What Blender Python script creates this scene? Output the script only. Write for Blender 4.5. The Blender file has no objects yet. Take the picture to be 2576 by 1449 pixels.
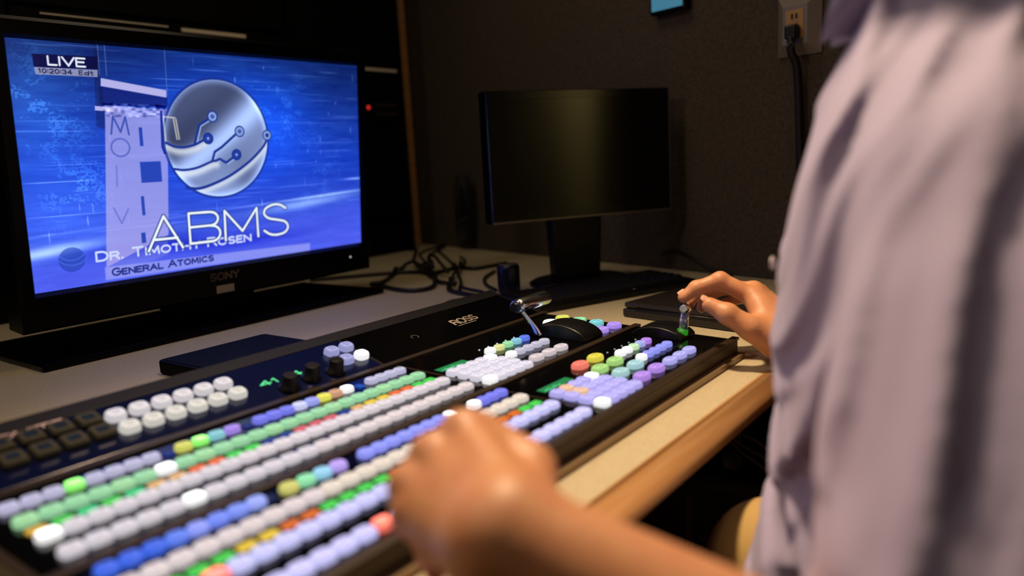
import bpy, bmesh, math, random
import numpy as np
from mathutils import Vector, Matrix, Euler

# ------------------------------------------------------------------ camera, world, lights, exposure
SC = bpy.context.scene
COL = SC.collection
PI = math.pi
Z0 = 0.78          # height of the switcher's button plane above the floor; all coordinates below are relative to it


def look_axes(yaw, pitch, roll):
    fw = Vector((math.cos(pitch) * math.cos(yaw), math.cos(pitch) * math.sin(yaw), math.sin(pitch)))
    r = fw.cross(Vector((0, 0, 1))).normalized()
    u = r.cross(fw)
    c, s = math.cos(roll), math.sin(roll)
    return c * r + s * u, -s * r + c * u, fw


cd = bpy.data.cameras.new('camera')
cam = bpy.data.objects.new('camera', cd)
COL.objects.link(cam)
R_, U_, F_ = look_axes(math.radians(37.1165), math.radians(-9.5497), math.radians(-3.1592))
cam.matrix_world = Matrix(((R_.x, U_.x, -F_.x, -0.21911), (R_.y, U_.y, -F_.y, -0.58252),
                           (R_.z, U_.z, -F_.z, 0.26092 + Z0), (0, 0, 0, 1)))
cd.sensor_width = 36.0
cd.lens = 1934.71 / 2576 * 36.0
cd.clip_start = 0.02
cd.dof.use_dof = True
cd.dof.focus_distance = 1.22
cd.dof.aperture_fstop = 2.1
SC.camera = cam

SC.view_settings.view_transform = 'Standard'
SC.view_settings.look = 'None'
SC.view_settings.exposure = 0.0
SC.view_settings.gamma = 1.0
SC.view_settings.use_curve_mapping = False
SC.cycles.use_denoising = True
SC.cycles.max_bounces = 6
SC.cycles.sample_clamp_indirect = 4.0
SC.cycles.caustics_reflective = False
SC.cycles.caustics_refractive = False

world = bpy.data.worlds.new('world')
SC.world = world
world.use_nodes = True
world.node_tree.nodes['Background'].inputs[0].default_value = (0.9, 0.75, 0.65, 1)
world.node_tree.nodes['Background'].inputs[1].default_value = 0.010


def lamp(name, kind, loc, power, color, target=None, **kw):
    d = bpy.data.lights.new(name, kind)
    d.energy = power
    d.color = color
    for k, v in kw.items():
        setattr(d, k, v)
    o = bpy.data.objects.new(name, d)
    COL.objects.link(o)
    o.location = (loc[0], loc[1], loc[2] + Z0)
    if target is not None:
        t = Vector((target[0], target[1], target[2] + Z0))
        o.rotation_euler = (t - o.location).to_track_quat('-Z', 'Y').to_euler()
    return o


WARM = (1.0, 0.72, 0.45)
lamp('desk_downlight', 'SPOT', (0.60, 0.09, 1.32), 104.0, WARM, (0.45, -0.36, 0.0),
     spot_size=math.radians(84), spot_blend=1.0, shadow_soft_size=0.06)
lamp('room_glow', 'AREA', (-0.30, 0.75, 1.36), 4.2, (1.0, 0.80, 0.70), (0.3, -0.5, 0.1), shape='DISK', size=0.25)
lamp('left_ceiling_light', 'AREA', (-0.55, -0.30, 1.42), 1.7, (1.0, 0.74, 0.5), (0.45, -0.35, -0.1), shape='DISK', size=0.2)
lamp('back_desk_fill', 'AREA', (0.95, 0.55, 1.50), 2.6, (1.0, 0.76, 0.5), (1.0, 0.5, 0.0), shape='DISK', size=0.5)  # unseen fill added to brighten the keyboard, wall and rear of the desk
lamp('streak_light', 'SPOT', (1.19, -2.0, 1.30), 130.0, (1.0, 0.85, 0.5), (1.19, -2.6, 0.30),  # added spot that lights the panel behind the monitor's reflected streak
     spot_size=math.radians(70), spot_blend=1.0, shadow_soft_size=0.05)

# ------------------------------------------------------------------ helpers
ORG = {}


def lin(c):
    return tuple((x / 12.92 if x <= 0.04045 else ((x + 0.055) / 1.055) ** 2.4) for x in c)


def rgb(r, g, b):
    return lin((r / 255, g / 255, b / 255)) + (1.0,)


MATS = {}


def mat(name, color=(0.5, 0.5, 0.5, 1), rough=0.5, metal=0.0, emit=None, strength=1.0, spec=None, coat=0.0, noise=None,
        bump=None, sss=0.0, trans=0.0):
    """Principled material; noise=(scale, second colour, contrast), bump=(scale, strength)."""
    if name in MATS:
        return MATS[name]
    m = bpy.data.materials.new(name)
    m.use_nodes = True
    nt = m.node_tree
    b = nt.nodes['Principled BSDF']
    b.inputs['Base Color'].default_value = color
    b.inputs['Roughness'].default_value = rough
    b.inputs['Metallic'].default_value = metal
    if spec is not None:
        b.inputs['Specular IOR Level'].default_value = spec
    if coat:
        b.inputs['Coat Weight'].default_value = coat
        b.inputs['Coat Roughness'].default_value = 0.08
    if emit is not None:
        b.inputs['Emission Color'].default_value = emit
        b.inputs['Emission Strength'].default_value = strength
    if sss:
        b.inputs['Subsurface Weight'].default_value = sss
        b.inputs['Subsurface Radius'].default_value = (0.012, 0.004, 0.002)
        b.inputs['Subsurface Scale'].default_value = 0.6
    if trans:
        b.inputs['Transmission Weight'].default_value = trans
    if noise or bump:
        tc = nt.nodes.new('ShaderNodeTexCoord')
    if noise:
        n = nt.nodes.new('ShaderNodeTexNoise')
        n.inputs['Scale'].default_value = noise[0]
        n.inputs['Detail'].default_value = 4
        nt.links.new(tc.outputs['Object'], n.inputs['Vector'])
        rp = nt.nodes.new('ShaderNodeValToRGB')
        lo = 0.5 - 0.5 / noise[2]
        rp.color_ramp.elements[0].position = max(0, lo)
        rp.color_ramp.elements[1].position = min(1, 1 - lo)
        rp.color_ramp.elements[0].color = color
        rp.color_ramp.elements[1].color = noise[1]
        nt.links.new(n.outputs['Fac'], rp.inputs['Fac'])
        nt.links.new(rp.outputs['Color'], b.inputs['Base Color'])
    if bump:
        n2 = nt.nodes.new('ShaderNodeTexNoise')
        n2.inputs['Scale'].default_value = bump[0]
        n2.inputs['Detail'].default_value = 5
        nt.links.new(tc.outputs['Object'], n2.inputs['Vector'])
        bp = nt.nodes.new('ShaderNodeBump')
        bp.inputs['Strength'].default_value = bump[1]
        bp.inputs['Distance'].default_value = 0.003
        nt.links.new(n2.outputs['Fac'], bp.inputs['Height'])
        nt.links.new(bp.outputs['Normal'], b.inputs['Normal'])
    MATS[name] = m
    return m


def glow(r, g, b, s=1.0, body=0.25):
    """Back-lit translucent plastic of one colour."""
    return mat('backlit_%d_%d_%d_%d' % (r, g, b, s * 100), tuple(x * body for x in rgb(r, g, b)[:3]) + (1,), 0.35,
               emit=rgb(r, g, b), strength=s, spec=0.4)


class MB:
    """Collects shapes and links them as ONE mesh object."""

    def __init__(self):
        self.v, self.f, self.m, self.cur, self.smooth = [], [], [], 0, []

    def add(self, vs, fs, smooth=False):
        b = len(self.v)
        self.v += [tuple(p) for p in vs]
        self.f += [tuple(b + i for i in f) for f in fs]
        self.m += [self.cur] * len(fs)
        self.smooth += [smooth] * len(fs)
        return self

    def box(self, x0, x1, y0, y1, z0, z1, mtx=None):
        vs = [Vector((x, y, z)) for z in (z0, z1) for y in (y0, y1) for x in (x0, x1)]
        if mtx is not None:
            vs = [mtx @ p for p in vs]
        return self.add(vs, [(0, 2, 3, 1), (4, 5, 7, 6), (0, 1, 5, 4), (2, 6, 7, 3), (0, 4, 6, 2), (1, 3, 7, 5)])

    def prism(self, prof, a0, a1, axis='x', smooth=False):
        """Closed profile extruded along an axis. Profile is (y,z) for x, (x,z) for y, (x,y) for z."""
        n = len(prof)
        put = {'x': lambda p, a: (a, p[0], p[1]), 'y': lambda p, a: (p[0], a, p[1]), 'z': lambda p, a: (p[0], p[1], a)}[axis]
        vs = [put(p, a0) for p in prof] + [put(p, a1) for p in prof]
        fs = [tuple(range(n - 1, -1, -1)), tuple(range(n, 2 * n))]
        self.add(vs, fs)
        b = len(self.v) - 2 * n
        for i in range(n):
            self.f.append((b + i, b + (i + 1) % n, b + n + (i + 1) % n, b + n + i))
            self.m.append(self.cur)
            self.smooth.append(smooth)
        return self

    def loft(self, rings, cap=True, smooth=True):
        n = len(rings[0])
        vs = [p for r in rings for p in r]
        fs = []
        for k in range(len(rings) - 1):
            for i in range(n):
                j = (i + 1) % n
                fs.append((k * n + i, k * n + j, (k + 1) * n + j, (k + 1) * n + i))
        self.add(vs, fs, smooth)
        if cap:
            b = len(self.v) - len(vs)
            self.f += [tuple(b + i for i in range(n - 1, -1, -1)), tuple(b + (len(rings) - 1) * n + i for i in range(n))]
            self.m += [self.cur] * 2
            self.smooth += [False] * 2
        return self

    def tube(self, pts, r, n=8, closed=False, cap=True):
        pts = [Vector(p) for p in pts]
        rad = r if isinstance(r, (list, tuple)) else [r] * len(pts)
        rings = []
        up = Vector((0, 0, 1))
        for i, p in enumerate(pts):
            t = (pts[min(i + 1, len(pts) - 1)] - pts[max(i - 1, 0)]).normalized()
            a = t.cross(up)
            if a.length < 1e-3:
                a = t.cross(Vector((1, 0, 0)))
            a.normalize()
            b = a.cross(t)
            rings.append([p + rad[i] * (math.cos(2 * PI * k / n) * a + math.sin(2 * PI * k / n) * b) for k in range(n)])
        return self.loft(rings, cap)

    def lathe(self, prof, c=(0, 0, 0), n=32, axis='z'):
        c = Vector(c)
        rings = []
        for r, h in prof:
            ring = []
            for k in range(n):
                a = 2 * PI * k / n
                d = {'z': (r * math.cos(a), r * math.sin(a), h), 'x': (h, r * math.cos(a), r * math.sin(a)),
                     'y': (r * math.sin(a), h, r * math.cos(a))}[axis]
                ring.append(c + Vector(d))
            rings.append(ring)
        return self.loft(rings)

    def build(self, name, mats, parent=None, origin=None, rot=None, bevel=0, seg=2):
        if not isinstance(mats, (list, tuple)):
            mats = [mats]
        me = bpy.data.meshes.new(name)
        if origin is None:
            a = np.array(self.v)
            origin = tuple((a.min(0) + a.max(0)) / 2) if parent is not None else (
                (a[:, 0].min() + a[:, 0].max()) / 2, (a[:, 1].min() + a[:, 1].max()) / 2, a[:, 2].min())
        ox, oy, oz = origin
        me.from_pydata([(x - ox, y - oy, z - oz) for x, y, z in self.v], [], self.f)
        for m in mats:
            me.materials.append(m)
        me.polygons.foreach_set('material_index', self.m)
        me.polygons.foreach_set('use_smooth', self.smooth)
        me.update()
        return link(name, me, parent, origin, rot, bevel, seg)


def link(name, me, parent=None, origin=(0, 0, 0), rot=None, bevel=0, seg=2):
    o = bpy.data.objects.new(name, me)
    COL.objects.link(o)
    ORG[o.name] = Vector(origin)
    if parent is not None:
        o.parent = parent
        o.location = Vector(origin) - ORG[parent.name]
    else:
        o.location = Vector(origin) + Vector((0, 0, Z0))
    if rot is not None:
        o.rotation_euler = rot
    if bevel:
        b = o.modifiers.new('edge', 'BEVEL')
        b.width = bevel
        b.segments = seg
        b.limit_method = 'ANGLE'
        b.harden_normals = False
    return o


def thing(name, loc, label, cat, group=None, rotz=0):
    o = bpy.data.objects.new(name, None)
    COL.objects.link(o)
    o.empty_display_size = 0.05
    o.location = (loc[0], loc[1], loc[2] + Z0)
    o.rotation_euler = (0, 0, rotz)
    ORG[o.name] = Vector(loc)
    return tag(o, label, cat, group)


def tag(o, label, cat, group=None):
    o['label'] = label
    o['category'] = cat
    if group:
        o['group'] = group
    return o


def struct(o):
    o['kind'] = 'structure'
    return o


# a small stroke alphabet: polylines in a unit box, and the letter's width
def arc(cx, cy, rx, ry, a0, a1, n=14):
    return [(cx + rx * math.cos(math.radians(a0 + (a1 - a0) * i / n)), cy + ry * math.sin(math.radians(a0 + (a1 - a0) * i / n)))
            for i in range(n + 1)]


GLYPH = {
    'A': (1.0, [[(0, 0), (.5, 1), (1, 0)], [(.2, .36), (.8, .36)]]),
    'B': (.85, [[(0, 0), (0, 1), (.55, 1)] + arc(.55, .77, .26, .23, 90, -90) + [(0, .54)], [(.55, .54)] + arc(.58, .27, .27, .27, 90, -90) + [(0, 0)]]),
    'C': (.9, [arc(.5, .5, .5, .5, 50, 310)]),
    'D': (.9, [[(0, 0), (0, 1), (.4, 1)] + arc(.4, .5, .5, .5, 90, -90) + [(0, 0)]]),
    'E': (.7, [[(.7, 0), (0, 0), (0, 1), (.7, 1)], [(0, .52), (.6, .52)]]),
    'G': (.95, [arc(.5, .5, .5, .5, 50, 360) + [(.55, .5)]]),
    'H': (.9, [[(0, 0), (0, 1)], [(.9, 0), (.9, 1)], [(0, .5), (.9, .5)]]),
    'I': (.12, [[(.06, 0), (.06, 1)]]),
    'L': (.65, [[(0, 1), (0, 0), (.65, 0)]]),
    'M': (1.05, [[(0, 0), (.08, 1), (.52, .2), (.97, 1), (1.05, 0)]]),
    'N': (.9, [[(0, 0), (0, 1), (.9, 0), (.9, 1)]]),
    'O': (1.0, [arc(.5, .5, .5, .5, 0, 360, 24)]),
    'R': (.85, [[(0, 0), (0, 1), (.55, 1)] + arc(.55, .75, .27, .25, 90, -90) + [(0, .5)], [(.5, .5), (.85, 0)]]),
    'S': (.8, [arc(.42, .75, .38, .25, 40, 270) + arc(.4, .25, .4, .25, 90, -140)]),
    'T': (.85, [[(0, 1), (.85, 1)], [(.425, 1), (.425, 0)]]),
    'V': (.95, [[(0, 1), (.475, 0), (.95, 1)]]),
    'Y': (.9, [[(0, 1), (.45, .48), (.9, 1)], [(.45, .48), (.45, 0)]]),
    '.': (.1, [[(.03, 0), (.07, .04)]]),
    ':': (.1, [[(.03, .2), (.07, .24)], [(.03, .7), (.07, .74)]]),
    '0': (.7, [arc(.35, .5, .35, .5, 0, 360, 20)]),
    '1': (.3, [[(0, .8), (.2, 1), (.2, 0)]]),
    '2': (.7, [arc(.35, .72, .33, .28, 160, -30) + [(0, 0), (.7, 0)]]),
    '3': (.7, [arc(.33, .75, .3, .25, 150, -90) + arc(.33, .25, .36, .25, 90, -150)]),
    '4': (.75, [[(.55, 0), (.55, 1), (0, .3), (.75, .3)]]),
    'd': (.6, [arc(.3, .28, .3, .28, 0, 360), [(.6, 0), (.6, 1)]]),
    't': (.4, [[(.2, 1), (.2, .1), (.4, 0)], [(0, .65), (.4, .65)]]),
    ' ': (.4, []),
}


def lettering(text, x0, x1, y0, h, small=1.0, gap=.22):
    """Polylines of a line of text fitted between x0 and x1; letters after the first of a word are `small` times as tall."""
    out, x, first = [], 0.0, True
    for ch in text:
        w, pl = GLYPH[ch]
        s = 1.0 if first else small
        out += [[(x + p[0] * s, p[1] * s) for p in q] for q in pl]
        x += w * s + gap
        first = ch in ' .'
    k = (x1 - x0) / (x - gap)
    return [[(x0 + p[0] * k, y0 + p[1] * h) for p in q] for q in out]


def strokes_mesh(mb, lines, put, w):
    """Flat ribbons for polylines; put maps (a, b) to a point."""
    for q in lines:
        for (ax, ay), (bx, by) in zip(q[:-1], q[1:]):
            d = math.hypot(bx - ax, by - ay) or 1e-6
            nx, ny = -(by - ay) / d * w / 2, (bx - ax) / d * w / 2
            ex, ey = (bx - ax) / d * w * .35, (by - ay) / d * w * .35
            mb.add([put(ax - ex + nx, ay - ey + ny), put(ax - ex - nx, ay - ey - ny),
                    put(bx + ex - nx, by + ey - ny), put(bx + ex + nx, by + ey + ny)], [(0, 1, 2, 3)])
    return mb


def smooth_path(pts, n=8):
    """Catmull-Rom through the points."""
    P = [Vector(p) for p in pts]
    P = [P[0] * 2 - P[1]] + P + [P[-1] * 2 - P[-2]]
    out = []
    for i in range(1, len(P) - 2):
        for k in range(n):
            t = k / n
            out.append(0.5 * ((2 * P[i]) + (P[i + 1] - P[i - 1]) * t + (2 * P[i - 1] - 5 * P[i] + 4 * P[i + 1] - P[i + 2]) * t * t
                              + (3 * P[i] - P[i - 1] - 3 * P[i + 1] + P[i + 2]) * t ** 3))
    out.append(P[-2])
    return out


# ------------------------------------------------------------------ materials
M_BLACK = mat('satin_black_plastic', rgb(8, 8, 9), 0.4, spec=.3)
M_GLOSS = mat('gloss_black_panel', rgb(5, 5, 7), 0.12, spec=0.5)
M_SCREEN = mat('dark_screen_glass', rgb(7, 6, 5), 0.16, spec=0.5)
M_HOUSING = mat('dark_bronze_metal', rgb(54, 43, 31), 0.42, metal=0.35, bump=(90, .05))
M_LIP = mat('worn_metal_edge', rgb(150, 126, 96), 0.4, metal=0.4)
M_DESK = mat('speckled_beige_laminate', rgb(186, 172, 138), 0.5, noise=(380, rgb(206, 194, 160), 2.2))
M_CHROME = mat('polished_chrome', rgb(225, 222, 225), 0.2, metal=1.0)
M_CORD = mat('black_cord_rubber', rgb(12, 11, 11), 0.5)
M_RACK = mat('black_rack_metal', rgb(4, 4, 4), 0.6, spec=.12)
M_LABEL = mat('white_label_paper', rgb(190, 180, 170), 0.6)
M_CARPET = mat('brown_carpet_fabric', rgb(58, 50, 41), 0.95, noise=(130, rgb(86, 76, 62), 2.0), bump=(220, .8))


def wood_material():
    m = bpy.data.materials.new('honey_oak_wood')
    m.use_nodes = True
    nt = m.node_tree
    b = nt.nodes['Principled BSDF']
    b.inputs['Roughness'].default_value = 0.38
    tc = nt.nodes.new('ShaderNodeTexCoord')
    mp = nt.nodes.new('ShaderNodeMapping')
    mp.inputs['Scale'].default_value = (6, 120, 120)
    n = nt.nodes.new('ShaderNodeTexNoise')
    n.inputs['Scale'].default_value = 1.0
    n.inputs['Detail'].default_value = 6
    rp = nt.nodes.new('ShaderNodeValToRGB')
    rp.color_ramp.elements[0].position = .3
    rp.color_ramp.elements[1].position = .75
    rp.color_ramp.elements[0].color = rgb(222, 160, 98)
    rp.color_ramp.elements[1].color = rgb(246, 192, 130)
    nt.links.new(tc.outputs['Object'], mp.inputs['Vector'])
    nt.links.new(mp.outputs['Vector'], n.inputs['Vector'])
    nt.links.new(n.outputs['Fac'], rp.inputs['Fac'])
    nt.links.new(rp.outputs['Color'], b.inputs['Base Color'])
    return m


M_WOOD = wood_material()

# ------------------------------------------------------------------ the room
WN = Vector((0.9634, -0.2683, 0.0))       # normal of the carpeted wall on the right, pointing into the wall
WD = 1.45
WT = Vector((0.2683, 0.9634, 0.0))


def on_wall(t, z, off=0.0):
    """A point of the right wall: t along it, off in front of it."""
    return WN * (WD - off) + WT * t + Vector((0, 0, z))


mb = MB().box(-2.6, 2.6, -2.6, 1.8, -0.83, -0.78)
struct(mb.build('floor', mat('dark_grey_floor', rgb(40, 36, 33), 0.7, noise=(60, rgb(58, 52, 46), 2))))
mb = MB().box(-2.6, 2.6, -2.6, 1.8, 1.55, 1.60)
struct(mb.build('ceiling', mat('dark_ceiling_panel', rgb(52, 48, 44), 0.9)))
mb = MB()
a, b_, c_ = on_wall(-.375, 0), on_wall(2.35, 0), on_wall(2.35, 0, -.08)
mb.prism([(a.x, a.y), (b_.x, b_.y), (c_.x, c_.y), (a.x + .10, a.y + .08), (1.83, a.y + .08), (1.83, -2.6), (1.75, -2.6), (1.75, a.y)], -0.78, 1.55, 'z')
struct(mb.build('wall_right', M_CARPET))
mb = MB().box(-2.6, 2.6, 1.75, 1.80, -0.78, 1.55)
struct(mb.build('wall_back', M_CARPET))
mb = MB().box(-2.65, -2.6, -2.6, 1.8, -0.78, 1.55)
struct(mb.build('wall_left', M_CARPET))
mb = MB().box(-2.6, 2.6, -2.65, -2.6, -0.78, 1.55)
struct(mb.build('wall_front', M_CARPET))
mb = MB().box(1.05, 1.32, -2.598, -2.56, -0.78, 1.20)
struct(mb.build('streak_panel_1', mat('cream_streak_panel', rgb(214, 200, 150), 0.5)))  # added unseen panel, reflected as the pale streak in the dark monitor
p = on_wall(1.905, 0, .022)
mb = MB().box(p.x - .016, p.x + .016, p.y - .012, p.y + .012, -0.04, 1.45)
struct(mb.build('trim_1', M_WOOD, bevel=.004))

# ------------------------------------------------------------------ the desk
desk = thing('desk', (0.4, 0.4, -0.78), 'long beige laminate desk with a rounded honey wood front edge', 'desk')
DZ = -0.04
wall_x = lambda y: (WD + 0.2683 * y) / 0.9634
poly = [(-1.5, 1.70), (-1.5, -0.245), (0.785, -0.245), (1.25, -0.71), (wall_x(-0.71) - .004, -0.71), (wall_x(1.70) - .004, 1.70)]
MB().prism(poly, DZ - .04, DZ, 'z').build('worktop', M_DESK, desk)
prof = [(0, -.0403), (.004, -.0398), (.016, -.0400), (.026, -.0430), (.033, -.050), (.032, -.060), (.026, -.069), (.016, -.076), (0, -.0795)]
path, nrm = [(-1.5, -.245)], [(0, -1)]
for k in range(7):
    ang = math.radians(-90 - 45 * k / 6)
    path.append((0.785, -.245))
    nrm.append((math.cos(ang), math.sin(ang)))
path.append((1.25, -.71))
nrm.append(nrm[-1])
rings = [[(px + nx * d, py + ny * d, z) for d, z in prof] for (px, py), (nx, ny) in zip(path, nrm)]
MB().loft(rings).build('edge_trim', M_WOOD, desk)
for xx in (-1.46, 1.36):
    MB().box(xx - .02, xx + .02, 0.0, 1.2, -0.78, DZ - .04).build('support_panel', mat('dark_brown_panel', rgb(40, 33, 26), .6), desk)

# ------------------------------------------------------------------ the production switcher
T_ = math.tan(math.radians(2.1143))
TILT = math.radians(2.1143)
SL = math.radians(16.0)
HY, HZ = 0.152, 0.152 * T_ - .007


def deck(x, y, h=0.0):
    """A point h above the flat control surface."""
    return (x, y - h * T_, y * T_ - .007 + h)


def slope(x, s, h=0.0):
    """A point h above the raised rear panel, s up the slope."""
    return (x, HY + s * math.cos(SL) - h * math.sin(SL), HZ + s * math.sin(SL) + h * math.cos(SL))


SW = thing('production_switcher', (0.40, 0.03, DZ),
           'black video production switcher with rows of glowing coloured buttons on the desk', 'video switcher')
X0, X1 = -0.035, 0.835
yb, zb = slope(0, .118)[1:]
prof = [(-.188, DZ + .001), (-.188, deck(0, -.188)[2]), (HY, HZ), (yb, zb), (yb + .012, zb - .006), (yb + .016, DZ + .001)]
MB().prism([(y, z) for y, z in prof], X0, X1).build('housing', M_HOUSING, SW, bevel=.002)
MB().box(X0, X1, -.198, -.188, DZ + .001, DZ + .0075).build('front_lip', M_LIP, SW)


def plate(name, x0, x1, y0, y1, where=deck, m=M_GLOSS, h=.0012, parent=SW):
    mb = MB()
    vs = [where(x, y, k) for k in (.0001, h) for y in (y0, y1) for x in (x0, x1)]
    mb.add(vs, [(0, 2, 3, 1), (4, 5, 7, 6), (0, 1, 5, 4), (2, 6, 7, 3), (0, 4, 6, 2), (1, 3, 7, 5)])
    return mb.build(name, m, parent, bevel=.0004)


plate('control_panel', X0 + .008, .472, -.021, .143)
plate('control_panel', X0 + .008, .466, -.180, -.034)
plate('control_panel', .478, X1 - .008, -.021, .143)
plate('control_panel', .471, X1 - .008, -.180, -.034)
M_REAR = mat('rear_panel_tv_blue', rgb(7, 15, 56), 0.2, spec=0.5)  # navy base colour stands in for the television's blue reflection
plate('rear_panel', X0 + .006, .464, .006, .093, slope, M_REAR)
plate('rear_panel', .4675, X1 - .006, .006, .093, slope)
plate('rear_rim', X0, X1, .0945, .1175, slope, mat('dark_rim_coating', rgb(15, 14, 18), .5, spec=.3))
for y in (.1475, -.0275, -.1845):
    plate('rail', X0, X1, y - .0052, y + .0052, deck, M_HOUSING, .004)


def superring(w, d, n, z, N=24):
    r = []
    for k in range(N):
        a = 2 * PI * (k + .5) / N
        c, s = math.cos(a), math.sin(a)
        r.append((w / 2 * math.copysign(abs(c) ** (2 / n), c), d / 2 * math.copysign(abs(s) ** (2 / n), s), z))
    return r


CAPS = {}
M_LEGEND = mat('legend_ink', rgb(40, 36, 60), .6)


def cap_mesh(w, d, h, n, color, s, legend):
    key = (w, d, h, n, color, s, legend)
    if key in CAPS:
        return CAPS[key]
    mb = MB()
    mb.cur = 1
    mb.loft([superring(w, d, n, 0), superring(w, d, n, h * .55), superring(w * .97, d * .96, n, h * .8),
             superring(w * .88, d * .84, n, h)], cap=False)
    mb.cur = 0
    mb.loft([superring(w * .88, d * .84, n, h), superring(w * .6, d * .55, n, h + .0001), superring(w * .05, d * .05, n, h)], cap=True)
    if legend:
        mb.cur = 2
        for yy, ww in ((d * .14, .26), (-d * .14, .2 if legend == 1 else .1))[:2 if legend < 3 else 1]:
            mb.add([(x, y + yy, h + .0004) for x, y in ((-w * ww, -.0005), (w * ww, -.0005), (w * ww, .0005), (-w * ww, .0005))],
                   [(0, 1, 2, 3)])
    me = bpy.data.meshes.new('button_cap')
    me.from_pydata(mb.v, [], mb.f)
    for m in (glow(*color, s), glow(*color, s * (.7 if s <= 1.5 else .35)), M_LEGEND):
        me.materials.append(m)
    me.polygons.foreach_set('material_index', mb.m)
    me.polygons.foreach_set('use_smooth', mb.smooth)
    me.update()
    CAPS[key] = me
    return me


WHITE_LIT = (255, 255, 255)


def button(name, p, color, size, n=4.0, lit=False, legend=1, rot=TILT, label=None):
    w, d, h = size
    s = 2.4 if lit else 1.25
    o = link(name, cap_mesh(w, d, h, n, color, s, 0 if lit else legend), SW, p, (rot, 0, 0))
    if label:
        o['label'] = label
    return o


def lit_name(c):
    r, g, b = c
    return 'white' if min(c) > 200 else 'green' if g > r and g > b else 'red'


P_ = 0.0195
BUS = (.0180, .0165, .0068)
SEL = (.0158, .0150, .0070)
LAV, GRY, PNK = (196, 196, 246), (206, 200, 208), (214, 202, 204)
PALE_GREEN = (150, 208, 160)


def bus(name, y, base, lit):
    for i in range(24):
        c = base(i) if callable(base) else base
        button(name, deck(i * P_, y), lit.get(i, c), BUS, 3.6, i in lit, label='lit %s button' % lit_name(lit[i]) if i in lit else None)


bus('key_bus_button', .0785, lambda i: (148, 206, 160) if i % 4 else (156, 210, 158), {6: WHITE_LIT})
bus('program_bus_button', .0375, lambda i: GRY if i < 9 else (212, 204, 210), {0: WHITE_LIT})
bus('preview_bus_button', .0, lambda i: GRY if i < 12 else PNK, {5: WHITE_LIT})
bus('key_bus_button', -.0800, lambda i: (212, 200, 202) if i < 9 else (218, 206, 192), {})
bus('program_bus_button', -.1220, LAV, {2: (255, 120, 110)})
bus('preview_bus_button', -.1625, (200, 198, 250), {8: (255, 120, 100)})

GREY_SEL = (182, 180, 210)
BL = (118, 122, 232)
sel1 = [GREY_SEL] * 3 + ['g'] + [GREY_SEL] * 4 + [(206, 208, 100), 'g', (132, 194, 206), (160, 132, 226)] + \
       [BL, BL, BL, (198, 204, 244), (150, 160, 236), (224, 220, 90), (200, 152, 122), 'w'] + [GREY_SEL] * 4
DB = (66, 104, 226)
sel2 = [DB, DB, DB, (96, 128, 236), (142, 156, 246), (116, 138, 242), (124, 146, 240), (152, 168, 246),
        (202, 198, 112), (142, 222, 172), (150, 206, 236), (182, 158, 238)] + [(142, 150, 246)] * 7 + ['w', 'w', BL, BL, BL]
sx = [.001 + .01735 * i for i in range(8)] + [.155 + .018 * i for i in range(4)] + \
     [.243 + .01725 * i for i in range(8)] + [.4035 + .0162 * i for i in range(4)]
for yy, cols in ((.1135, sel1), (-.0495, sel2)):
    for x, c in zip(sx, cols):
        lit = isinstance(c, str)
        cc = {'g': (150, 255, 120), 'w': WHITE_LIT}[c] if lit else c
        button('select_button', deck(x, yy), cc, SEL, 3.0, lit, label='lit %s button' % lit_name(cc) if lit else None)

# the coloured name tiles between the rows
G1, G2, OR, AM, TN, RD, NB, YL = (70, 205, 80), (60, 205, 130), (226, 104, 52), (214, 168, 60), (216, 170, 112), (206, 92, 104), (24, 44, 132), (222, 192, 60)
tiles1 = [AM, G1, G2, G1, G2, TN, TN, OR, OR, G1, G1, NB, NB, RD, RD, RD, NB, TN, YL, YL, OR, OR, G1, G1]
tiles2 = [G1, G1, G1, G1, YL, YL, (206, 104, 32), (206, 104, 32), G1, G1, G1, G1, (206, 104, 32), (206, 104, 32), YL, YL, YL, YL,
          (206, 104, 32), (206, 104, 32), (206, 104, 32), (206, 104, 32), G1, G1]
TILE = {}
for yy, cols in ((.0585, tiles1), (-.1008, tiles2)):
    for i, c in enumerate(cols):
        if c not in TILE:
            mb = MB()
            mb.loft([superring(.0150, .0105, 7, 0), superring(.0150, .0105, 7, .0014), superring(.0138, .0094, 7, .0018)], cap=True)
            me = bpy.data.meshes.new('name_tile')
            me.from_pydata(mb.v, [], mb.f)
            me.materials.append(glow(*c, 0.9))
            TILE[c] = me
        link('name_tile', TILE[c], SW, deck(i * P_, yy, .0011), (TILT, 0, 0))
for x, yy, c in ((.1395, .1135, (14, 40, 110)), (.2265, .1135, (14, 30, 100)), (.384, .1135, (16, 70, 165)), (.1355, -.0495, (10, 26, 60))):
    mb = MB().loft([superring(.010, .013, 6, 0), superring(.010, .013, 6, .0016)], cap=True)
    me = bpy.data.meshes.new('status_tile')
    me.from_pydata(mb.v, [], mb.f)
    me.materials.append(glow(*c, .9))
    link('status_tile', me, SW, deck(x, yy, .0011), (TILT, 0, 0))

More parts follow.
